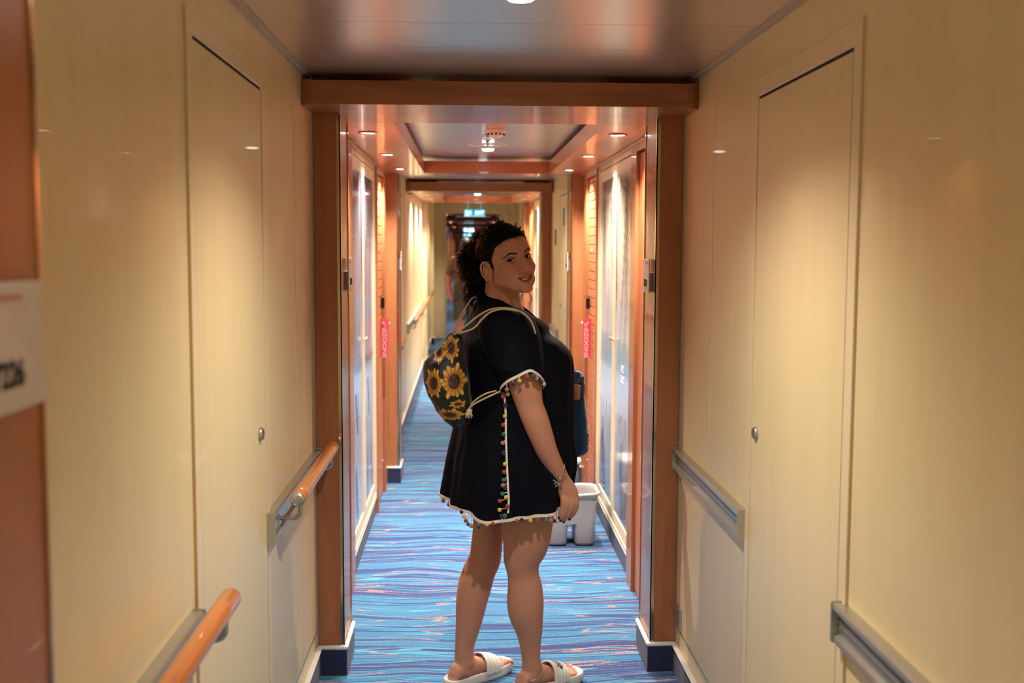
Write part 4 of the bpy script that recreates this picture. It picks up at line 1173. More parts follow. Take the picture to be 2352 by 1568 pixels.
nn = np.array([mnoise.noise(Vector(p*60)) for p in cv])+.6*np.array([mnoise.noise(Vector(p*130)) for p in cv]); cc = np.mean(cv, 0); dd = cv-cc; dd /= np.linalg.norm(dd, axis=1)[:,None]
cv = cv+dd*(nn*.010)[:,None]
put(hp, (cv, core[1]))
hairobj_v = [np.array(hp[0])]; hairobj_f = [hp[1]]; tot = len(hp[0])
def addc(V, F_):
    global tot
    hairobj_v.append(V); hairobj_f.append((F_+tot).tolist()); tot += len(V)
n = 520
tg = in_ell(n, at(1085,600,3.60), (.060,.075,.076), .6)
addc(*curls(n, np.tile(knot, (n,1))+rng.normal(0, .022, (n,3)), tg, rng.uniform(.0045,.0075,n), rng.uniform(2,3.6,n), .0014, 0, 40, .010, .7))
n = 240    # hanging lower ringlets
tg = in_ell(n, at(1090,668,3.59), (.042,.055,.050), .3)
addc(*curls(n, np.tile(at(1100,615,3.585), (n,1))+rng.normal(0, .02, (n,3)), tg, rng.uniform(.005,.008,n), rng.uniform(2,3.2,n), .0013, 0, 44, .02, .7))
n = 520    # small curls over the scalp
sel = np.where((hl > .0015))[0]; pick = rng.choice(sel, n); bp = hw(capv[pick]); nd_ = nrm[pick]@HR.T
tg = bp+nd_*rng.uniform(.002,.012,n)[:,None]+(knot-bp)*.22+rng.normal(0,.008,(n,3))
addc(*curls(n, bp-nd_*.002, tg, rng.uniform(.0035,.006,n), rng.uniform(1.2,2.4,n), .0015, 0, 26, 0, .7))
hv_all = np.concatenate(hairobj_v); hf_all = [f for F_ in hairobj_f for f in F_]
hair = person_mesh('hair', hv_all, hf_all, M['hairdark'], woman); tag(hair, 'black curly hair pulled back into a puff')
n = 750   # fine hairs combed back from the hairline
edge = np.where((np.abs(hl) < .003) & (hv[:,2] > .012))[0]; pk = rng.choice(edge, n); bp = hw(hv[pk]+nrm[pk]*.0004); nd_ = nrm[pk]@HR.T
dirb = (knot-bp); dirb -= nd_*np.sum(dirb*nd_, axis=1)[:,None]; dirb /= np.linalg.norm(dirb, axis=1)[:,None]
V, F_ = curls(n, bp, bp+dirb*rng.uniform(.010,.022,n)[:,None]+nd_*rng.uniform(.002,.005,n)[:,None]+rng.normal(0,.0025,(n,3)), rng.uniform(.0004,.0016,n), rng.uniform(.3,1.0,n), .0005, 0, 12, 0, .6)
person_mesh('hairline_hair', V, F_.tolist(), M['hairdark'], woman)
n = 60
tg = in_ell(n, at(1078,640,3.60), (.070,.07,.098), .8); V, F_ = curls(n, np.tile(at(1095,615,3.59), (n,1))+rng.normal(0, .02, (n,3)), tg, rng.uniform(.005,.009,n), rng.uniform(2,3.4,n), .0009, 0, 40, .012)
V2, F2 = curls(60, hw(capv[rng.choice(sel, 60)]), hw(capv[rng.choice(sel, 60)]*1.0+nrm[rng.choice(sel, 60)]*.0)*0+hw(capv[rng.choice(sel, 60)])*0+hw(capv[rng.choice(sel, 60)]), rng.uniform(.003,.006,60), rng.uniform(2,4,60), .0003, 0, 30) if False else (np.zeros((0,3)), np.zeros((0,4), int))
person_mesh('hair_wisps', V, F_.tolist(), M['hairtip'], woman)

# ================================================================== clothes
def catmull(P, t):
    P = np.asarray(P, float); m = len(P); i = int(min(math.floor(t), m-2)); f = t-i; g = lambda k: P[min(max(k, 0), m-1)]
    return .5*((2*g(i))+(g(i+1)-g(i-1))*f+(2*g(i-1)-5*g(i)+4*g(i+1)-g(i+2))*f*f+(3*g(i)-g(i-1)-3*g(i+1)+g(i+2))*f**3)
m = M['dress'] = mat('black_navy_chiffon', srgb(9, 12, 24), .75, spec=.1, sheen=.03); q = N(m)
f = q.noise(q.pos((9,9,1.5)), 1, 2, .5, .8); f2_ = q.noise(q.pos((1,1,1)), 9, 2, .5, 1.2); q.bump(q.m('ADD', f, q.m('MULTIPLY', f2_, .6)), .5, .02)
q.b.inputs['Sheen Tint'].default_value = srgb(70, 80, 130)
M['trim'] = mat('white_cotton_trim', srgb(232, 224, 214), .8)
NA = 144
def ring_from(v, uL, uR, b, Yc=3.56, bust=0, z_ang=None):
    """horizontal dress section: silhouettes measured left/right, lateral half-width b (m)"""
    L3, R3 = at(uL, v, Yc), at(uR, v, Yc); hwid = (R3[0]-L3[0])/2; cx = (R3[0]+L3[0])/2; z = (L3[2]+R3[2])/2
    a = math.sqrt(max(hwid**2-(b*math.sin(HD))**2, .0025))/math.cos(HD)
    out = []
    for j in range(NA):
        an = 2*PI*j/NA      # 0 front, 90deg = her right
        ca, sa = math.cos(an), math.sin(an)
        k = (abs(ca)**2.3+abs(sa)**2.3)**(-1/2.3)
        p = np.array([cx, Yc, z])+H_*a*ca*k+RG*b*sa*k
        out.append(p)
    return np.array(out)
table = [(765,1064,1258,.175),(785,1060,1286,.19),(812,1059,1307,.20),(850,1059,1311,.205),(900,1059,1310,.20),(955,1054,1310,.198),(1000,1045,1311,.205),(1050,1035,1316,.215),(1095,1028,1309,.222),(1120,1024,1303,.226),(1139,1022,1299,.23)]
R_d = [ring_from(*r) for r in table]
# neckline loop: higher at the nape, dipping to a V in front
front, back = at(1242,746,3.54), at(1103,667,3.60); rgt_, lft_ = at(1166,698,3.475), at(1184,692,3.625)
NL = []
for j in range(NA):
    an = 2*PI*j/NA; ca, sa = math.cos(an), math.sin(an)
    c0_ = (front+back)/2; p = c0_+(front-back)/2*ca*(1 if ca > 0 else 1)+(rgt_-lft_)/2*sa*.95
    lat = (rgt_+lft_)/2-c0_; p = p+lat*abs(sa)**1.6
    NL.append(p)
NL = np.array(NL)
def shoulder_ring(fr, w, drop):
    """between neckline and bust: fr 0..1"""
    a = NL*(1-fr)+R_d[0]*fr; z = a[:,2].copy()
    a[:,2] = z+drop*(1+1.5*np.abs(np.sin(2*PI*np.arange(NA)/NA))); return a
rings = [NL+np.array([0,0,-.012])*0, shoulder_ring(.25,0,.006), shoulder_ring(.55,0,.012), shoulder_ring(.85,0,.010)]+R_d
rings = np.array(rings)
# hem gets gentle waves and a dip at the near side seam
rs = random.Random(11); phs = [rs.uniform(0, 6.28) for _ in range(8)]
SUB = 6; fine = []
m_ = len(rings)
for s_i in range((m_-1)*SUB+1):
    t = s_i/SUB; R_ = np.array([catmull(rings[:,j], t) for j in range(NA)]) if False else None
    i = int(min(math.floor(t), m_-2)); f_ = t-i; g = lambda k: rings[min(max(k,0), m_-1)]
    P = .5*((2*g(i))+(g(i+1)-g(i-1))*f_+(2*g(i-1)-5*g(i)+4*g(i+1)-g(i+2))*f_*f_+(3*g(i)-g(i-1)-3*g(i+1)+g(i+2))*f_**3)
    fine.append(P)
fine = np.array(fine); ctr = fine.mean(1, keepdims=True)
nrow = len(fine); ang = 2*PI*np.arange(NA)/NA
for i in range(nrow):
    s01 = max(0, (i/(nrow-1)-.42)/.58)
    d = fine[i]-ctr[i]; d[:,2] = 0; d /= np.linalg.norm(d, axis=1)[:,None]
    w_ = np.zeros(NA)
    for k, (fr, am) in enumerate(((5,.35),(8,.5),(11,.6),(17,.5),(23,.25))): w_ += am*np.sin(fr*ang+phs[k]+s01*.8*(k-2))
    fine[i] += d*(w_*.0095*s01**1.15)[:,None]
    s2 = math.exp(-((i/(nrow-1)-.30)/.12)**2)
    fine[i] += d*(np.sin(ang*9+1.3*i*.12)*.0022*s2)[:,None]
# side slit corner: near side hem hangs a little lower
low = np.exp(-((ang-math.radians(100))/.9)**2)*.02+np.exp(-((ang-math.radians(138))/.33)**2)*.024+np.exp(-((ang-math.radians(180))/.3)**2)*.012
for i in range(nrow):
    s01 = max(0, (i/(nrow-1)-.75)/.25); fine[i,:,2] -= low*s01**1.5
DV = fine.reshape(-1, 3); DF = []
for i in range(nrow-1):
    for j in range(NA): DF.append([i*NA+j, i*NA+(j+1)%NA, (i+1)*NA+(j+1)%NA, (i+1)*NA+j])
dr = [list(map(tuple, DV)), DF]
# right sleeve (near) : loft from the shoulder to a wide arched opening
def sleeve(rows, rim, n=72):
    R0 = []
    for (u, v, Y, ra, rb, tilt) in rows:
        c_ = at(u, v, Y); ring_ = []
        for j in range(n):
            an = 2*PI*j/n; ring_.append(c_+np.array([math.cos(an)*px(ra, Y), math.sin(an)*rb, math.cos(an)*px(ra, Y)*tilt]))
        R0.append(np.array(ring_))
    # rim points: 0 = right, 90 = far, 180 = left, 270 = near
    m = len(rim); ring_ = []
    for j in range(n):
        t = j/n*m; i = int(t); f_ = t-i; g = lambda k: np.array(at(*rim[k % m]))
        ring_.append(.5*((2*g(i))+(g(i+1)-g(i-1))*f_+(2*g(i-1)-5*g(i)+4*g(i+1)-g(i+2))*f_*f_+(3*g(i)-g(i-1)-3*g(i+1)+g(i+2))*f_**3))
    R0.append(np.array(ring_)); R0 = np.array(R0); out = []
    mm = len(R0); S_ = 6
    for s_i in range((mm-1)*S_+1):
        t = s_i/S_; i = int(min(math.floor(t), mm-2)); f_ = t-i; g = lambda k: R0[min(max(k,0), mm-1)]
        out.append(.5*((2*g(i))+(g(i+1)-g(i-1))*f_+(2*g(i-1)-5*g(i)+4*g(i+1)-g(i+2))*f_*f_+(3*g(i)-g(i-1)-3*g(i+1)+g(i+2))*f_**3))
    out = np.array(out); k = len(out)
    fs = [[i*n+j, i*n+(j+1)%n, (i+1)*n+(j+1)%n, (i+1)*n+j] for i in range(k-1) for j in range(n)]
    fs.append(list(range(n)))
    return out, fs
RIM = [(1249,879,3.345), (1240,897,3.40), (1212,905,3.43), (1172,906,3.42), (1150,896,3.36), (1164,878,3.305), (1190,864,3.285), (1216,852,3.28), (1230,857,3.29), (1241,866,3.31)]
so, sf = sleeve([(1154,706,3.47,22,.05,.1), (1160,724,3.455,56,.075,.05), (1170,768,3.425,68,.085,.05), (1182,815,3.395,65,.085,0), (1193,848,3.37,58,.083,-.05)], RIM)
put(dr, (so.reshape(-1,3), sf))
RIM2 = [(1215,885,3.78), (1205,900,3.86), (1170,905,3.88), (1140,895,3.84), (1130,880,3.78), (1150,870,3.73), (1175,868,3.72), (1200,872,3.74)]
so2, sf2 = sleeve([(1130,722,3.63,14,.05,.1), (1135,742,3.65,36,.07,.05), (1145,785,3.70,44,.08,0), (1155,830,3.75,46,.08,0)], RIM2)
put(dr, (so2.reshape(-1,3), sf2))
dress = person_mesh('dress', dr[0], dr[1], M['dress'], woman); sol = dress.modifiers.new('thickness', 'SOLIDIFY'); sol.thickness = .0016; sol.offset = -1
tag(dress, 'loose black cover-up with white trim')

def ribbon(pts, w, t, nrm_f=None):
    """flat tape along pts"""
    mb = MB(); P = [Vector(p) for p in pts]; n_ = len(P); vs = []
    for i, p in enumerate(P):
        tn = (P[min(i+1, n_-1)]-P[max(i-1, 0)]).normalized(); nn_ = nrm_f(i, p); s_ = tn.cross(nn_).normalized(); nn_ = s_.cross(tn).normalized()
        vs += [p+s_*w/2, p+s_*w/2+nn_*t, p-s_*w/2+nn_*t, p-s_*w/2]
    fs = [[i*4+j, i*4+(j+1)%4, (i+1)*4+(j+1)%4, (i+1)*4+j] for i in range(n_-1) for j in range(4)]+[[0,1,2,3], [(n_-1)*4+k for k in (3,2,1,0)]]
    mb.add(vs, fs, 0, False); return mb
hem = fine[-1]
hemp = [Vector(hem[j % NA]) for j in range(NA+1)]; hc = Vector(hem.mean(0))
def outn(i, p): d = p-hc; d.z = 0; return d.normalized()
b = ribbon([p+outn(0, p)*.0005+Vector((0,0,.002)) for p in hemp], .0095, .0018, outn)
hemtrim = b.build('hem_trim', M['trim'], dress)
rimpts = so[-1]; rc = Vector(rimpts.mean(0))
def outr(i, p): d = p-rc; return (d.normalized()+Vector((0,-.4,.3))).normalized()
rp = [Vector(rimpts[j % 72]) for j in range(73)]
b = ribbon([p+(p-rc).normalized()*.001 for p in rp], .0095, .0018, outr); b.build('sleeve_trim', M['trim'], dress)
# side seam: white tape running down the near side of the dress
def dress_near(u, v):
    """near surface of the dress seen at measured (u, v)"""
    best = None; dr_ = at(u, v, 3.4)-np.array([0,0,1.5]); dr_ /= np.linalg.norm(dr_)
    w_ = DV-np.array([0,0,1.5]); tt_ = w_@dr_; dist = np.linalg.norm(w_-tt_[:,None]*dr_, axis=1)
    ok = dist < .012
    if not ok.any(): ok = dist < .03
    idx = np.where(ok)[0]; return float(DV[idx[np.argsort(tt_[idx])[:2]], 1].mean()) if len(idx) else 3.4
seam = [(1158,902),(1161,940),(1162,970),(1162,1000),(1163,1030),(1164,1060),(1165.5,1090),(1167,1120),(1168.5,1150),(1167,1178)]
sp_ = [Vector(at(u, v, dress_near(u, v)-.004)) for u, v in seam]
spf = [Vector(catmull([tuple(p) for p in sp_], t/6)) for t in range((len(sp_)-1)*6+1)]
b = ribbon(spf, .0062, .0016, lambda i, p: Vector((0, -1, 0))); b.build('seam_trim', M['trim'], dress)

# pompoms on short white threads
PC = {'y': (236,206,70), 'r': (196,50,46), 'g': (26,122,92), 'p': (208,116,112), 'n': (24,28,88)}
for k, c_ in PC.items():
    m = M['pom_'+k] = mat('felt_pompom_'+k, srgb(*c_), .95, sheen=.6, spec=.1); q = N(m); f = q.noise(q.pos((1,1,1)), 900, 3, .7); q.bump(f, .8, .0012)
NMC = {'y': 'yellow', 'r': 'red', 'g': 'green', 'p': 'dusty pink', 'n': 'navy blue'}
proto = {}
def pom(u, v, Y, c_, anchor=None, r=.0068):
    ctr_ = at(u, v, Y)
    mb = MB(); mb.sphere((0,0,0), r, 16, 10); mb.v = [tuple(Vector(p)*(1+.07*mnoise.noise(Vector(p)*700))+Vector(ctr_)) for p in mb.v]
    mb.sm = [True]*len(mb.f)
    if anchor is not None: mb.tube([Vector(anchor), (Vector(anchor)+Vector(ctr_))/2+Vector((0,0,.001)), Vector(ctr_)], .0013, 6, 1)
    o = mb.build('pompom', [M['pom_'+c_], M['trim']], dress); o['label'] = NMC[c_]+' felt pompom'
threads = MB()
S_ = 3.5636
def zz(x, y): return 960+x/S_, 840+y/S_
def nearest(curve, u, v, near=True):
    best = None
    for p in curve:
        d = np.array(p)-np.array([0,0,1.5]); z_ = d@_fw; pu, pv = 1176+_F*(d@_rt)/z_, 784-_F*(d@_up)/z_
        if near and p[1] > 3.60: continue
        e = abs(pu-u)+.25*abs(pv-v)
        if best is None or e < best[0]: best = (e, np.array(p))
    return best[1]
for x, y, c_ in ((779,152,'n'),(831,121,'y'),(893,88,'r'),(949,78,'g'),(973,103,'p'),(1006,134,'n'),(1031,149,'y'),(727,193,'p')):
    u, v = zz(x, y); a_ = nearest([tuple(p) for p in rimpts if p[1] < 3.37], u, v, False); pom(u, v, min(a_[1]-.003, 3.325), c_, a_)
for x, y, c_ in ((699,229,'g'),(736,230,'y'),(697,252,'r'),(716,325,'n'),(711,411,'y'),(696,483,'r'),(701,560,'g'),(694,631,'p'),(703,713,'n'),(712,803,'y'),(706,867,'r'),(702,933,'g'),(695,977,'p'),(713,996,'n'),(692,1046,'g'),(722,1075,'y'),(671,1105,'r'),(733,1148,'r'),(668,1178,'y')):
    u, v = zz(x, y); Y = dress_near(u, v)-.010
    a_ = min(spf, key=lambda p: abs(p[2]-at(u, v, Y)[2]-.006)); pom(u, v, Y, c_, a_ if c_ else None)
HP = [tuple(Vector(hem[j])*(1-f_)+Vector(hem[(j+1) % NA])*f_) for j in range(NA) for f_ in (0, .25, .5, .75)]
for x, y, c_ in ((688,1229,'n'),(711,1225,'g'),(803,1259,'p'),(850,1258,'n'),(921,1264,'y'),(982,1264,'r'),(1052,1271,'g'),(1088,1266,'p'),(1117,1268,'n'),(1136,1270,'y'),(612,1289,'r'),(564,1297,'y'),(495,1320,'n'),(436,1310,'p'),(412,1296,'g'),(391,1267,'r'),(376,1231,'y'),(357,1194,'n')):
    u, v = zz(x, y); a_ = nearest(HP, u, v, True); pom(u, v, a_[1], c_, a_)
farhem = [p for p in HP if p[1] > 3.55]
for x, y, c_ in ((321,1157,'r'),(252,1136,'g'),(207,1103,'r'),(202,1075,'y')):
    u, v = zz(x, y); a_ = nearest(farhem, u, v, False); pom(u, v, a_[1], c_, a_)
for x, y, c_ in ((672,1274,'g'),(722,1264,'r')):
    u, v = zz(x, y); pom(u, v, 3.50, c_, at(u, v-14, 3.50))

# ---- slide sandals
def slide(g, label, marks):
    out = [(-.075,0),(-.070,.020),(-.055,.032),(-.02,.036),(.03,.037),(.08,.044),(.12,.050),(.155,.050),(.185,.042),(.205,.026),(.212,.0),(.205,-.024),(.185,-.040),(.155,-.048),(.12,-.049),(.08,-.044),(.03,-.038),(-.02,-.036),(-.055,-.032),(-.070,-.020)]
    m_ = len(out); P2 = []
    for s_i in range(m_*4):
        t = s_i/4; i = int(t); f_ = t-i; G = lambda k: np.array(out[k % m_]); P2.append(.5*((2*G(i))+(G(i+1)-G(i-1))*f_+(2*G(i-1)-5*G(i)+4*G(i+1)-G(i+2))*f_*f_+(3*G(i)-G(i-1)-3*G(i+1)+G(i+2))*f_**3))
    c_ = np.array([.07, 0])
    def rg(sc, z): return [g(c_[0]+(p[0]-c_[0])*sc, p[1]*sc, z-.030+sheer(3.55)) for p in P2]
    mb = MB(); loft(mb, [rg(.93,.0005), rg(.99,.004), rg(1.03,.012), rg(1.045,.026), rg(1.03,.036), rg(1.0,.038), rg(.965,.034), rg(.94,.029), rg(.5,.028)], 0, True, True)
    sole = mb.build('slide_sandal', M['foam'], woman); tag(sole, label)
    # broad ribbed band over the instep
    mb = MB(); na, nb = 60, 34; vs = []
    for j in range(nb+1):
        a = .062+.066*j/nb; lat = .0462+.004*(j/nb)
        h_ = .066-.0225*(j/nb)
        for i in range(na+1):
            an = PI*i/na; rib = .0010*math.cos(j*2*PI/3.4)
            vs.append(g(a+.010*math.sin(an), -math.cos(an)*(lat+rib), .004+(h_+rib)*math.sin(an)**.75-.004))
    fs = [[j*(na+1)+i, j*(na+1)+i+1, (j+1)*(na+1)+i+1, (j+1)*(na+1)+i] for j in range(nb) for i in range(na)]
    mb.add(vs, fs, 0, True); bd = mb.build('strap_band', M['foam'], sole); sd = bd.modifiers.new('thickness', 'SOLIDIFY'); sd.thickness = .004; sd.offset = 1
    if marks:
        mb = MB(); rr_ = random.Random(marks)
        def on(a, an, o_=.0042): return Vector(g(a+.010*math.sin(an), -math.cos(an)*(.049+o_), (.066-.0225*(a-.062)/.066+o_)*math.sin(an)**.75))
        # flowing black script across the strap with a small flower at its end
        for k in range(7):
            a0 = 1.20+k*.13; pts = []
            for q_ in range(14):
                t = q_/13; pts.append(on(.096+.009*math.sin(t*6.28+k)*(1 if k % 2 else 1.5), a0+.14*t+.03*math.cos(t*6.28)))
            mb.tube(pts, .0011, 6)
        for k in range(5):
            a = k*2*PI/5; p0 = on(.098, 2.2); d1 = (on(.100, 2.2)-p0).normalized(); d2 = (on(.098, 2.24)-p0).normalized(); mb.sphere(p0+d1*.0042*math.cos(a)+d2*.0042*math.sin(a), .0024, 8, 6)
        mb.build('strap_script', M['ink'], sole)
    return sole
M['foam'] = mat('white_foam_rubber', srgb(226, 222, 216), .6)
slide(gR, 'white slide sandal with black script on the strap, nearer the camera', 5)
slide(gL, 'white slide sandal on the foot farther back', 0)

# ---- bracelet and anklet
b = MB(); WC = at(1281,1076,3.392); dW = (at(1286,1090,3.395)-at(1273,1067,3.385)); dW /= np.linalg.norm(dW)
ax1 = np.cross(dW, [0,1,0]); ax1 /= np.linalg.norm(ax1); ax2 = np.cross(dW, ax1)
tilt = dW*.55
pts = []
for k in range(41):
    a = 2*PI*k/40; rr = .0305; pts.append(WC+ax1*rr*math.cos(a)+ax2*rr*math.sin(a)*.95+dW*(-.012*math.cos(a)*(-1)+.016*math.cos(a)))
pts = [Vector(p) for p in pts]
WP = [Vector(at(u, v, Y)) for u, v, Y in ((1297,1065,3.372),(1296,1075,3.363),(1292,1088,3.360),(1288,1096,3.360),(1281,1105,3.366),(1273,1108,3.378),(1270,1104,3.40),(1276,1092,3.415),(1288,1076,3.420),(1296,1067,3.40),(1297,1065,3.372))]
wp = [Vector(catmull([tuple(p) for p in WP], t/5)) for t in range(51)]
b.tube(wp, .0011, 8, cap=False); br_ = b.build('bracelet', M['silver'] if 'silver' in M else M['silver'], woman)
b = MB(); p = at(1286,1098,3.352); b.sphere(tuple(p), .0055, 16, 12); b.build('charm_bead', M['silver'], br_)
for k, (u, v) in enumerate(((1277,1106),(1273,1103),(1280,1109),(1283,1113),(1278,1116),(1275,1112))):
    b = MB(); c_ = Vector(at(u, v, 3.356)); rr_ = random.Random(k)
    for j in range(5):
        d = Vector((rr_.uniform(-1,1), rr_.uniform(-.5,.5), rr_.uniform(-1,1))).normalized()*.0042; b.tube([c_, c_+d], [.0014, .0007], 6); b.sphere(c_+d, .0012, 6, 5)
    b.sphere(c_, .0024, 8, 6); b.build('charm', M['silver'], br_)
b = MB(); AP = [at(u, v, Y) for u, v, Y in ((1199,1556,3.465),(1210,1563,3.455),(1225,1562,3.452),(1240,1552,3.465),(1249,1538,3.50),(1240,1536,3.53),(1215,1545,3.54),(1200,1552,3.50),(1199,1556,3.465))]
b.tube([Vector(catmull(AP, t/6)) for t in range(49)], .0014, 6, cap=False); b.build('anklet', M['silver'], woman)
M['cordtan'] = mat('thin_dark_cord', srgb(70, 40, 28), .7)

# ---- drawstring backpack (worn, but a thing of its own)
bp_root = empty('drawstring_backpack', tuple(at(1045, 960, 3.42)), 'black drawstring backpack printed with yellow sunflowers, hanging on the woman\'s back', 'backpack')
# local frame: s lateral (towards camera), t up, n outwards from the back
Nn = -H_*.86-RG*-.0; Nn = np.array([-math.cos(math.radians(42)), -math.sin(math.radians(42)), 0]); Ss = np.array([math.sin(math.radians(42))*1, -math.cos(math.radians(42)), 0])
BC = at(1052, 868, 3.46)
# outline of bag in (s,t): wide in the middle, gathered at the top
prof = [(.148,.004,.010),(.138,.018,.016),(.118,.040,.030),(.09,.066,.044),(.055,.092,.056),(.02,.112,.064),(-.02,.122,.067),(-.06,.118,.065),(-.10,.098,.056),(-.135,.066,.04),(-.152,.03,.022),(-.156,.006,.008)]
# silhouettes measured on the photograph: rows (v, uL, uR)
sil = [(764,1037,1046),(775,1029,1056),(790,1017,1060),(812,996,1064),(830,980,1068),(862,974,1073),(890,978,1077),(915,990,1080),(940,1003,1082),(960,1017,1080),(972,1030,1072),(980,1044,1056)]
nB = 120; bag = []
for (v, uL, uR), k in zip(sil, range(len(sil))):
    L3, R3 = at(uL, v, 3.44), at(uR+3, v, 3.41); c_ = (L3+R3)/2; hx = (R3[0]-L3[0])/2
    dep = [.012,.03,.05,.07,.088,.10,.104,.10,.09,.07,.045,.015][k]
    ring_ = []
    for j in range(nB):
        an = 2*PI*j/nB; kx = (abs(math.cos(an))**2.2+abs(math.sin(an))**2.2)**(-1/2.2)
        wrk = 1+.018*math.sin(an*7+k*.8)+(.09*math.sin(an*14) if k < 2 else (.04*math.sin(an*14) if k == 2 else 0))
        ring_.append(c_+np.array([math.cos(an)*hx*kx*wrk+(-.25)*math.sin(an)*0, math.sin(an)*dep*kx*wrk, .004*math.sin(an*5+k)]))
    bag.append(np.array(ring_))
bag = np.array(bag); bfine = []; mm = len(bag); SB = 12
for s_i in range((mm-1)*SB+1):
    t = s_i/SB; i = int(min(math.floor(t), mm-2)); f_ = t-i; g = lambda k: bag[min(max(k,0), mm-1)]
    bfine.append(.5*((2*g(i))+(g(i+1)-g(i-1))*f_+(2*g(i-1)-5*g(i)+4*g(i+1)-g(i+2))*f_*f_+(3*g(i)-g(i-1)-3*g(i+1)+g(i+2))*f_**3))
# resample around for a fine print
bfine = np.array(bfine); k_ = 4; J = np.arange(nB*k_)/k_; lo_ = np.floor(J).astype(int) % nB; hi_ = (lo_+1) % nB; fr = (J % 1)[None,:,None]
BV = bfine[:,lo_]*(1-fr)+bfine[:,hi_]*fr; nR, nC = BV.shape[:2]
bv2 = BV.reshape(-1, 3)
nz_ = np.array([mnoise.noise(Vector(p*28)) for p in bv2]); bc_ = bv2.mean(0); dd = bv2-bc_; dd /= np.linalg.norm(dd, axis=1)[:,None]; bv2 = bv2+dd*(nz_*.005)[:,None]
bff = [[i*nC+j, i*nC+(j+1)%nC, (i+1)*nC+(j+1)%nC, (i+1)*nC+j] for i in range(nR-1) for j in range(nC)]+[list(range(nC)), [(nR-1)*nC+j for j in range(nC)][::-1]]
# cloth coordinates of each vertex: arc length around, height
A_ = (np.arange(nC)/nC*2*PI); SA = np.tile(A_, (nR, 1)).ravel(); ZT = bv2[:,2]
XX = bv2[:,0]; near = np.sin(SA) < 0
yy_ = bv2[:,1]
def flower(cols, cx, cz, r, sq=1.0, sd=0, mask=None, ph=0):
    """sunflower print: ragged petals round a dark seed head (in the cloth's own plane)"""
    dx = (XX-cx)/sq; dz = ZT-cz; rad = np.hypot(dx, dz)/r; th = np.arctan2(dz, dx)+ph
    n_p = 15; cell = (th/(2*PI)*n_p) % 1; idx = np.floor(th/(2*PI)*n_p).astype(int)
    ln = .86+.16*np.sin(idx*2.4+sd)
    pet = (rad < ln*(1-(np.abs(cell-.5)*2)**2.2*.30))
    cell2 = (cell+.5) % 1; idx2 = np.floor(th/(2*PI)*n_p+.5).astype(int); pet2 = rad < .86*(1-(np.abs(cell2-.5)*2)**2.2*.5)*(.9+.1*np.sin(idx2*3.1))
    pm = (pet | pet2) & mask
    tcol = np.clip((rad-.35)/.6, 0, 1)[:,None]; yl = np.array(srgb(246, 196, 72)[:3]); org = np.array(srgb(190, 96, 24)[:3])
    vein = (.75+.25*np.cos((cell-.5)*2*PI))[:,None]
    c_ = (org*(1-tcol)+yl*tcol)*vein*np.where(pet, 1, .8)[:,None]
    cols[pm] = c_[pm]
    core_ = (rad < .40+.03*np.sin(th*23)) & mask; cols[core_] = np.array(srgb(34, 18, 12)[:3])
    rg_ = (np.abs(rad-.24) < .06) & mask & (np.sin(th*31+rad*60) > .1); cols[rg_] = np.array(srgb(86, 48, 26)[:3])
cols = np.tile(np.array(srgb(17, 16, 17)[:3]), (len(bv2), 1))
px_ = lambda u, v: at(u, v, 3.36)
for (u, v, r, sq, ph, sd) in ((1043,873,.060,.76,.2,1),(997,878,.052,.58,.0,2),(1036,800,.045,.64,.4,3),(1008,808,.038,.55,.1,4),(1034,950,.022,2.3,.6,5),(1052,925,.014,2.0,.1,6)):
    c_ = px_(u, v)
    if v == 953: 
        XXs = ZT.copy(); 
    flower(cols, c_[0], c_[2], r, sq, sd, near, ph)
# far side print
for (dx, dz, r, sd) in ((.0,.0,.05,1),(.03,-.08,.045,2),(-.03,.09,.04,3)):
    flower(cols, bc_[0]+dx, bc_[2]+dz, r, .8, sd, ~near, sd)
m = M['bag'] = mat('sunflower_print_cloth', (.01,.01,.01,1), .6, sheen=.1); q = N(m); q.color(q.n('ShaderNodeVertexColor', layer_name='Col').outputs[0])
f = q.noise(q.pos((1,1,1)), 34, 3, .5); q.bump(f, .5, .006)
person_mesh('bag', bv2, bff, M['bag'], bp_root, True, cols)
M['cord'] = mat('cream_cotton_cord', srgb(206, 184, 148), .85); m = M['cord']; q = N(m); f = q.n('ShaderNodeTexWave', {'Vector': q.pos((1,1,1)), 'Scale': 130.0, 'Distortion': 1.0}).outputs[1]; q.bump(f, .5, .0008)
def cord(P, r=.0030, name='cord'):
    P = [at(*p) for p in P]; b = MB(); b.tube([Vector(catmull(P, t/8)) for t in range((len(P)-1)*8+1)], r, 10); return b.build(name, M['cord'], bp_root)
cord([(1042,770,3.42),(1052,762,3.395),(1075,744,3.372),(1100,724,3.372),(1125,711,3.376),(1150,707,3.382),(1175,709,3.38),(1200,718,3.368),(1218,735,3.36),(1226,752,3.36),(1230,766,3.365)])
cord([(1041,768,3.428),(1054,764,3.395),(1070,761,3.375),(1090,752,3.358),(1108,732,3.356),(1126,717,3.366),(1150,710,3.376),(1172,711,3.378),(1188,714,3.374)])
cord([(1036,768,3.45),(1044,752,3.46),(1058,726,3.475),(1072,702,3.49),(1084,686,3.52),(1096,677,3.57)], .0026)
cord([(1040,768,3.45),(1050,752,3.46),(1062,728,3.47),(1070,712,3.48)], .0024)
cord([(1148,899,3.335),(1128,908,3.325),(1105,919,3.33),(1084,931,3.345),(1076,940,3.35)])
cord([(1140,897,3.345),(1118,903,3.335),(1098,914,3.34),(1082,928,3.35)], .0027)
b = MB(); c_ = Vector(at(1078,944,3.345)); rr_ = random.Random(2)
b.sphere(tuple(c_), .0095, 14, 10, sc=(1,.8,.9))
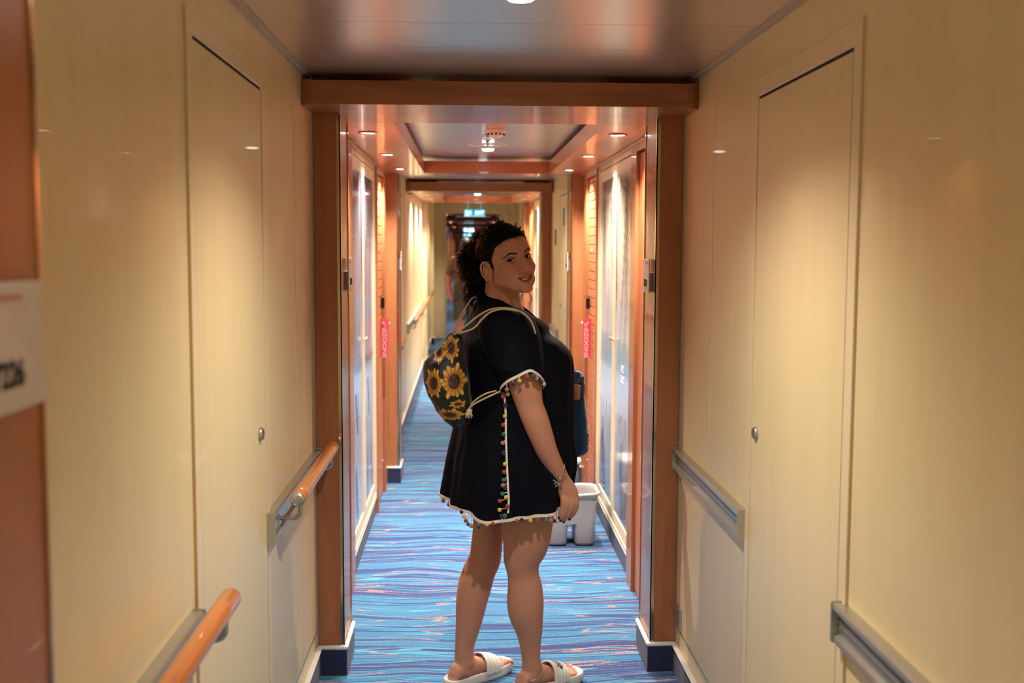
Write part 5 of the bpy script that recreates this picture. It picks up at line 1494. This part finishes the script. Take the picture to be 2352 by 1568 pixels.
for k in range(26):
    d = Vector((rr_.uniform(-.8,.3), rr_.uniform(-.5,.3), rr_.uniform(-1,-.2))).normalized()*rr_.uniform(.014,.022); b.tube([c_, c_+d*.6, c_+d+Vector((0,0,-.003))], [.003,.0022,.0012], 6)
b.build('knot_tassel', M['cord'], bp_root)
b = MB(); b.sphere(tuple(at(1038,768,3.435)), .0065, 12, 8); b.build('gathered_eyelet', M['cord'], bp_root)

# ---- blue towel in her other hand
m = M['towel'] = mat('ribbed_blue_towel', srgb(24, 62, 104), .95, sheen=.7, spec=.1); q = N(m)
w1 = q.n('ShaderNodeTexWave', {'Vector': q.n('ShaderNodeMapping', {'Vector': q.n('ShaderNodeNewGeometry').outputs['Position'], 'Rotation': (0, .5, 0)}).outputs[0], 'Scale': 40.0, 'Distortion': 3.5, 'Detail': 2.0}, bands_direction='Z').outputs[1]
nn2 = q.noise(q.pos((1,1,1)), 260, 2, .7)
q.color(q.mix(nn2, srgb(18, 56, 98), srgb(44, 98, 146))); q.bump(q.m('ADD', w1, q.m('MULTIPLY', nn2, 1.2)), .6, .003)
tw = empty('towel', tuple(at(1330, 1045, 3.84)), 'folded dark blue ribbed towel held against her far side', 'towel')
def slab(rows, dep, name, mat_=None, n=56):
    R0 = []
    for (v, uL, uR, Y) in rows:
        L3, R3 = at(uL, v, Y), at(uR, v, Y); c_ = (L3+R3)/2; hx = (R3[0]-L3[0])/2
        R0.append([c_+np.array([hx*math.copysign(abs(math.cos(a))**.7, math.cos(a)), dep*math.copysign(abs(math.sin(a))**.8, math.sin(a)), (R3[2]-L3[2])/2*math.cos(a)]) for a in [2*PI*j/n for j in range(n)]])
    R0 = np.array(R0); out = []; mm = len(R0)
    for s_i in range((mm-1)*5+1):
        t = s_i/5; i = int(min(math.floor(t), mm-2)); f_ = t-i; g = lambda k: R0[min(max(k,0), mm-1)]
        out.append(.5*((2*g(i))+(g(i+1)-g(i-1))*f_+(2*g(i-1)-5*g(i)+4*g(i+1)-g(i+2))*f_*f_+(3*g(i)-g(i-1)-3*g(i+1)+g(i+2))*f_**3))
    out = np.array(out); k = len(out); v_ = out.reshape(-1, 3)
    cc_ = v_.mean(0)
    w_ = np.array([mnoise.noise(Vector(p*45)) for p in v_]); d = v_-np.repeat(out.mean(1), n, axis=0); d /= np.linalg.norm(d, axis=1)[:,None]+1e-6; v_ = v_+d*(w_*.004+.0016*np.sin(v_[:,2]*420+v_[:,0]*200))[:,None]
    fs = [[i*n+j, i*n+(j+1)%n, (i+1)*n+(j+1)%n, (i+1)*n+j] for i in range(k-1) for j in range(n)]+[list(range(n)), [(k-1)*n+j for j in range(n)][::-1]]
    person_mesh(name, v_, fs, mat_ or M['towel'], tw)
slab([(853,1290,1328,3.86),(858,1285,1338,3.86),(872,1285,1342,3.86),(910,1285,1344,3.865),(960,1285,1348,3.87),(1000,1285,1352,3.87),(1024,1287,1352,3.87),(1038,1288,1346,3.87),(1048,1292,1328,3.87),(1052,1300,1320,3.87)], .034, 'hanging_fold')
slab([(850,1296,1322,3.82),(854,1290,1334,3.82),(864,1290,1336,3.815),(876,1290,1330,3.815),(880,1294,1322,3.82)], .04, 'top_fold')

# ================================================================== people far down the corridor
def walker(name_label, Y, uc, vtop, vhem, shirt, shorts, skin_c, armside, hairc, flip=1):
    z0 = sheer(Y); base = at(uc, 600, Y); X = base[0]
    r = empty('person', (X, Y, z0), name_label, 'person', 'people walking far down the corridor')
    top = at(uc, vtop, Y)[2]-z0; k = top/1.66
    P = lambda x, y, z: np.array([X+x*k, Y+y*k, z0+z*k])
    bd = pile()
    put(bd, blob(P(0,0,1.545), (.072*k,.088*k,.108*k)))
    put(bd, rings_tube([(P(0,0,1.48), .05*k), (P(0,.01,1.38), .055*k)], 16, 2))
    put(bd, rings_tube([(P(0,0,.86), .15*k, .11*k), (P(0,0,1.05), .14*k, .11*k), (P(0,0,1.25), .17*k, .12*k), (P(0,.01,1.37), .13*k, .09*k)], 24, 3))
    for s in (-1, 1):
        st = .12*s*flip
        put(bd, rings_tube([(P(s*.085,0,.85), .085*k), (P(s*.09,st*.6,.5), .058*k), (P(s*.09,st,.3), .055*k), (P(s*.09,st*1.4,.09), .038*k), (P(s*.09,st*1.4-.06,.045), .04*k), (P(s*.09,st*1.4-.14,.035), .033*k)], 16, 3))
        put(bd, rings_tube([(P(s*.185,0,1.33), .05*k), (P(s*.25,.02,1.1), .04*k), (P(s*(.24 if s == armside else .26),-.06,.88), .03*k), (P(s*.22,-.1,.80), .032*k)], 16, 3))
        for j in range(4): put(bd, rings_tube([(P(s*.22,-.09-.018*j+.02,.79), .009*k), (P(s*.215,-.09-.018*j+.02,.73), .008*k), (P(s*.205,-.09-.018*j+.02,.70), .007*k)], 8, 1))
        put(bd, rings_tube([(P(s*.215,-.125,.80), .01*k), (P(s*.20,-.14,.76), .009*k)], 8, 1))
    put(bd, blob(P(0,-.09,1.53), (.014*k,.016*k,.02*k)))
    for s in (-1,1): put(bd, blob(P(s*.072,0,1.53), (.01*k,.016*k,.028*k)))
    v_, f_ = eval_mesh(bd[0], bd[1], [('REMESH', dict(mode='VOXEL', voxel_size=.009)), ('SMOOTH', dict(factor=.5, iterations=3))])
    person_mesh('body', v_, f_, mat('far_skin', srgb(*skin_c), .5), r)
    hp_ = pile(); v2, f2 = blob(P(0,-.012,1.575), (.084*k,.098*k,.088*k)); put(hp_, (v2, f2)); person_mesh('hair', hp_[0], hp_[1], mat('far_hair', srgb(*hairc), .6), r)
    sh = pile()
    put(sh, rings_tube([(P(0,0,.88), .175*k, .135*k), (P(0,0,1.05), .165*k, .13*k), (P(0,0,1.25), .19*k, .14*k), (P(0,.01,1.36), .15*k, .105*k)], 24, 3))
    for s in (-1, 1): put(sh, rings_tube([(P(s*.17,0,1.33), .065*k), (P(s*.235,.015,1.15), .058*k)], 16, 3))
    v_, f_ = eval_mesh(sh[0], sh[1], [('REMESH', dict(mode='VOXEL', voxel_size=.01)), ('SMOOTH', dict(factor=.5, iterations=2))])
    person_mesh('shirt', v_, f_, mat('far_shirt', srgb(*shirt), .9), r)
    so_ = pile(); put(so_, rings_tube([(P(0,0,.95), .17*k, .13*k), (P(0,0,.85), .175*k, .135*k)], 20, 2))
    for s in (-1, 1): put(so_, rings_tube([(P(s*.085,0,.84), .098*k), (P(s*.092,.12*s*flip*.5,.52), .088*k)], 18, 3))
    v_, f_ = eval_mesh(so_[0], so_[1], [('REMESH', dict(mode='VOXEL', voxel_size=.01)), ('SMOOTH', dict(factor=.5, iterations=2))])
    person_mesh('shorts', v_, f_, mat('far_shorts', srgb(*shorts), .9), r)
    fb = MB()
    for s in (-1, 1):
        st = .12*s*flip; c_ = P(s*.09, st*1.4-.06, .012); fb.box(c_[0]-.045*k, c_[0]+.045*k, c_[1]-.13*k, c_[1]+.09*k, z0+.001, z0+.06*k, bev=.02)
    fb.build('shoes', mat('far_shoes', srgb(60, 56, 54), .7), r)
    return r
walker('blurred person in dark top and khaki shorts far down the corridor, left of the curls', 14.4, 1070, 545, 728, (112, 84, 74), (92, 86, 72), (206, 122, 104), -1, (40, 32, 30))
walker('blurred person in pale blue shorts, barely seen between her curls and shoulder', 13.9, 1116, 552, 728, (206, 130, 122), (150, 172, 214), (214, 128, 112), 1, (70, 46, 36), -1)

# ------------------------------------------------------------------ camera, world, view
FPX = 2443.0
pitch = math.atan(206/FPX); yaw = math.atan(103/math.hypot(FPX, 206)); roll = .004
fw = Vector((math.sin(yaw)*math.cos(pitch), math.cos(yaw)*math.cos(pitch), -math.sin(pitch)))
r0 = Vector((math.cos(yaw), -math.sin(yaw), 0)); u0 = r0.cross(fw)
rt = r0*math.cos(roll)+u0*math.sin(roll); up = -r0*math.sin(roll)+u0*math.cos(roll)
cam = bpy.data.cameras.new('camera'); co = bpy.data.objects.new('camera', cam); COL.objects.link(co)
co.matrix_world = Matrix(((rt.x, up.x, -fw.x, 0), (rt.y, up.y, -fw.y, 0), (rt.z, up.z, -fw.z, 1.5), (0, 0, 0, 1)))
cam.sensor_width = 36; cam.lens = FPX/2352*36; cam.clip_start = .02; cam.clip_end = 100
cam.dof.use_dof = True; cam.dof.focus_distance = 3.45; cam.dof.aperture_fstop = 3.6
S.camera = co
w = bpy.data.worlds.new('world'); S.world = w; w.use_nodes = True
w.node_tree.nodes['Background'].inputs[0].default_value = (1, .9, .8, 1); w.node_tree.nodes['Background'].inputs[1].default_value = .02
S.view_settings.view_transform = 'Standard'; S.view_settings.look = 'None'; S.view_settings.exposure = 0.42; S.view_settings.gamma = 1
S.view_settings.use_curve_mapping = False
S.cycles.max_bounces = 8; S.cycles.diffuse_bounces = 5; S.cycles.glossy_bounces = 5
for o in bpy.data.objects:
    if '_w' in o: del o['_w']
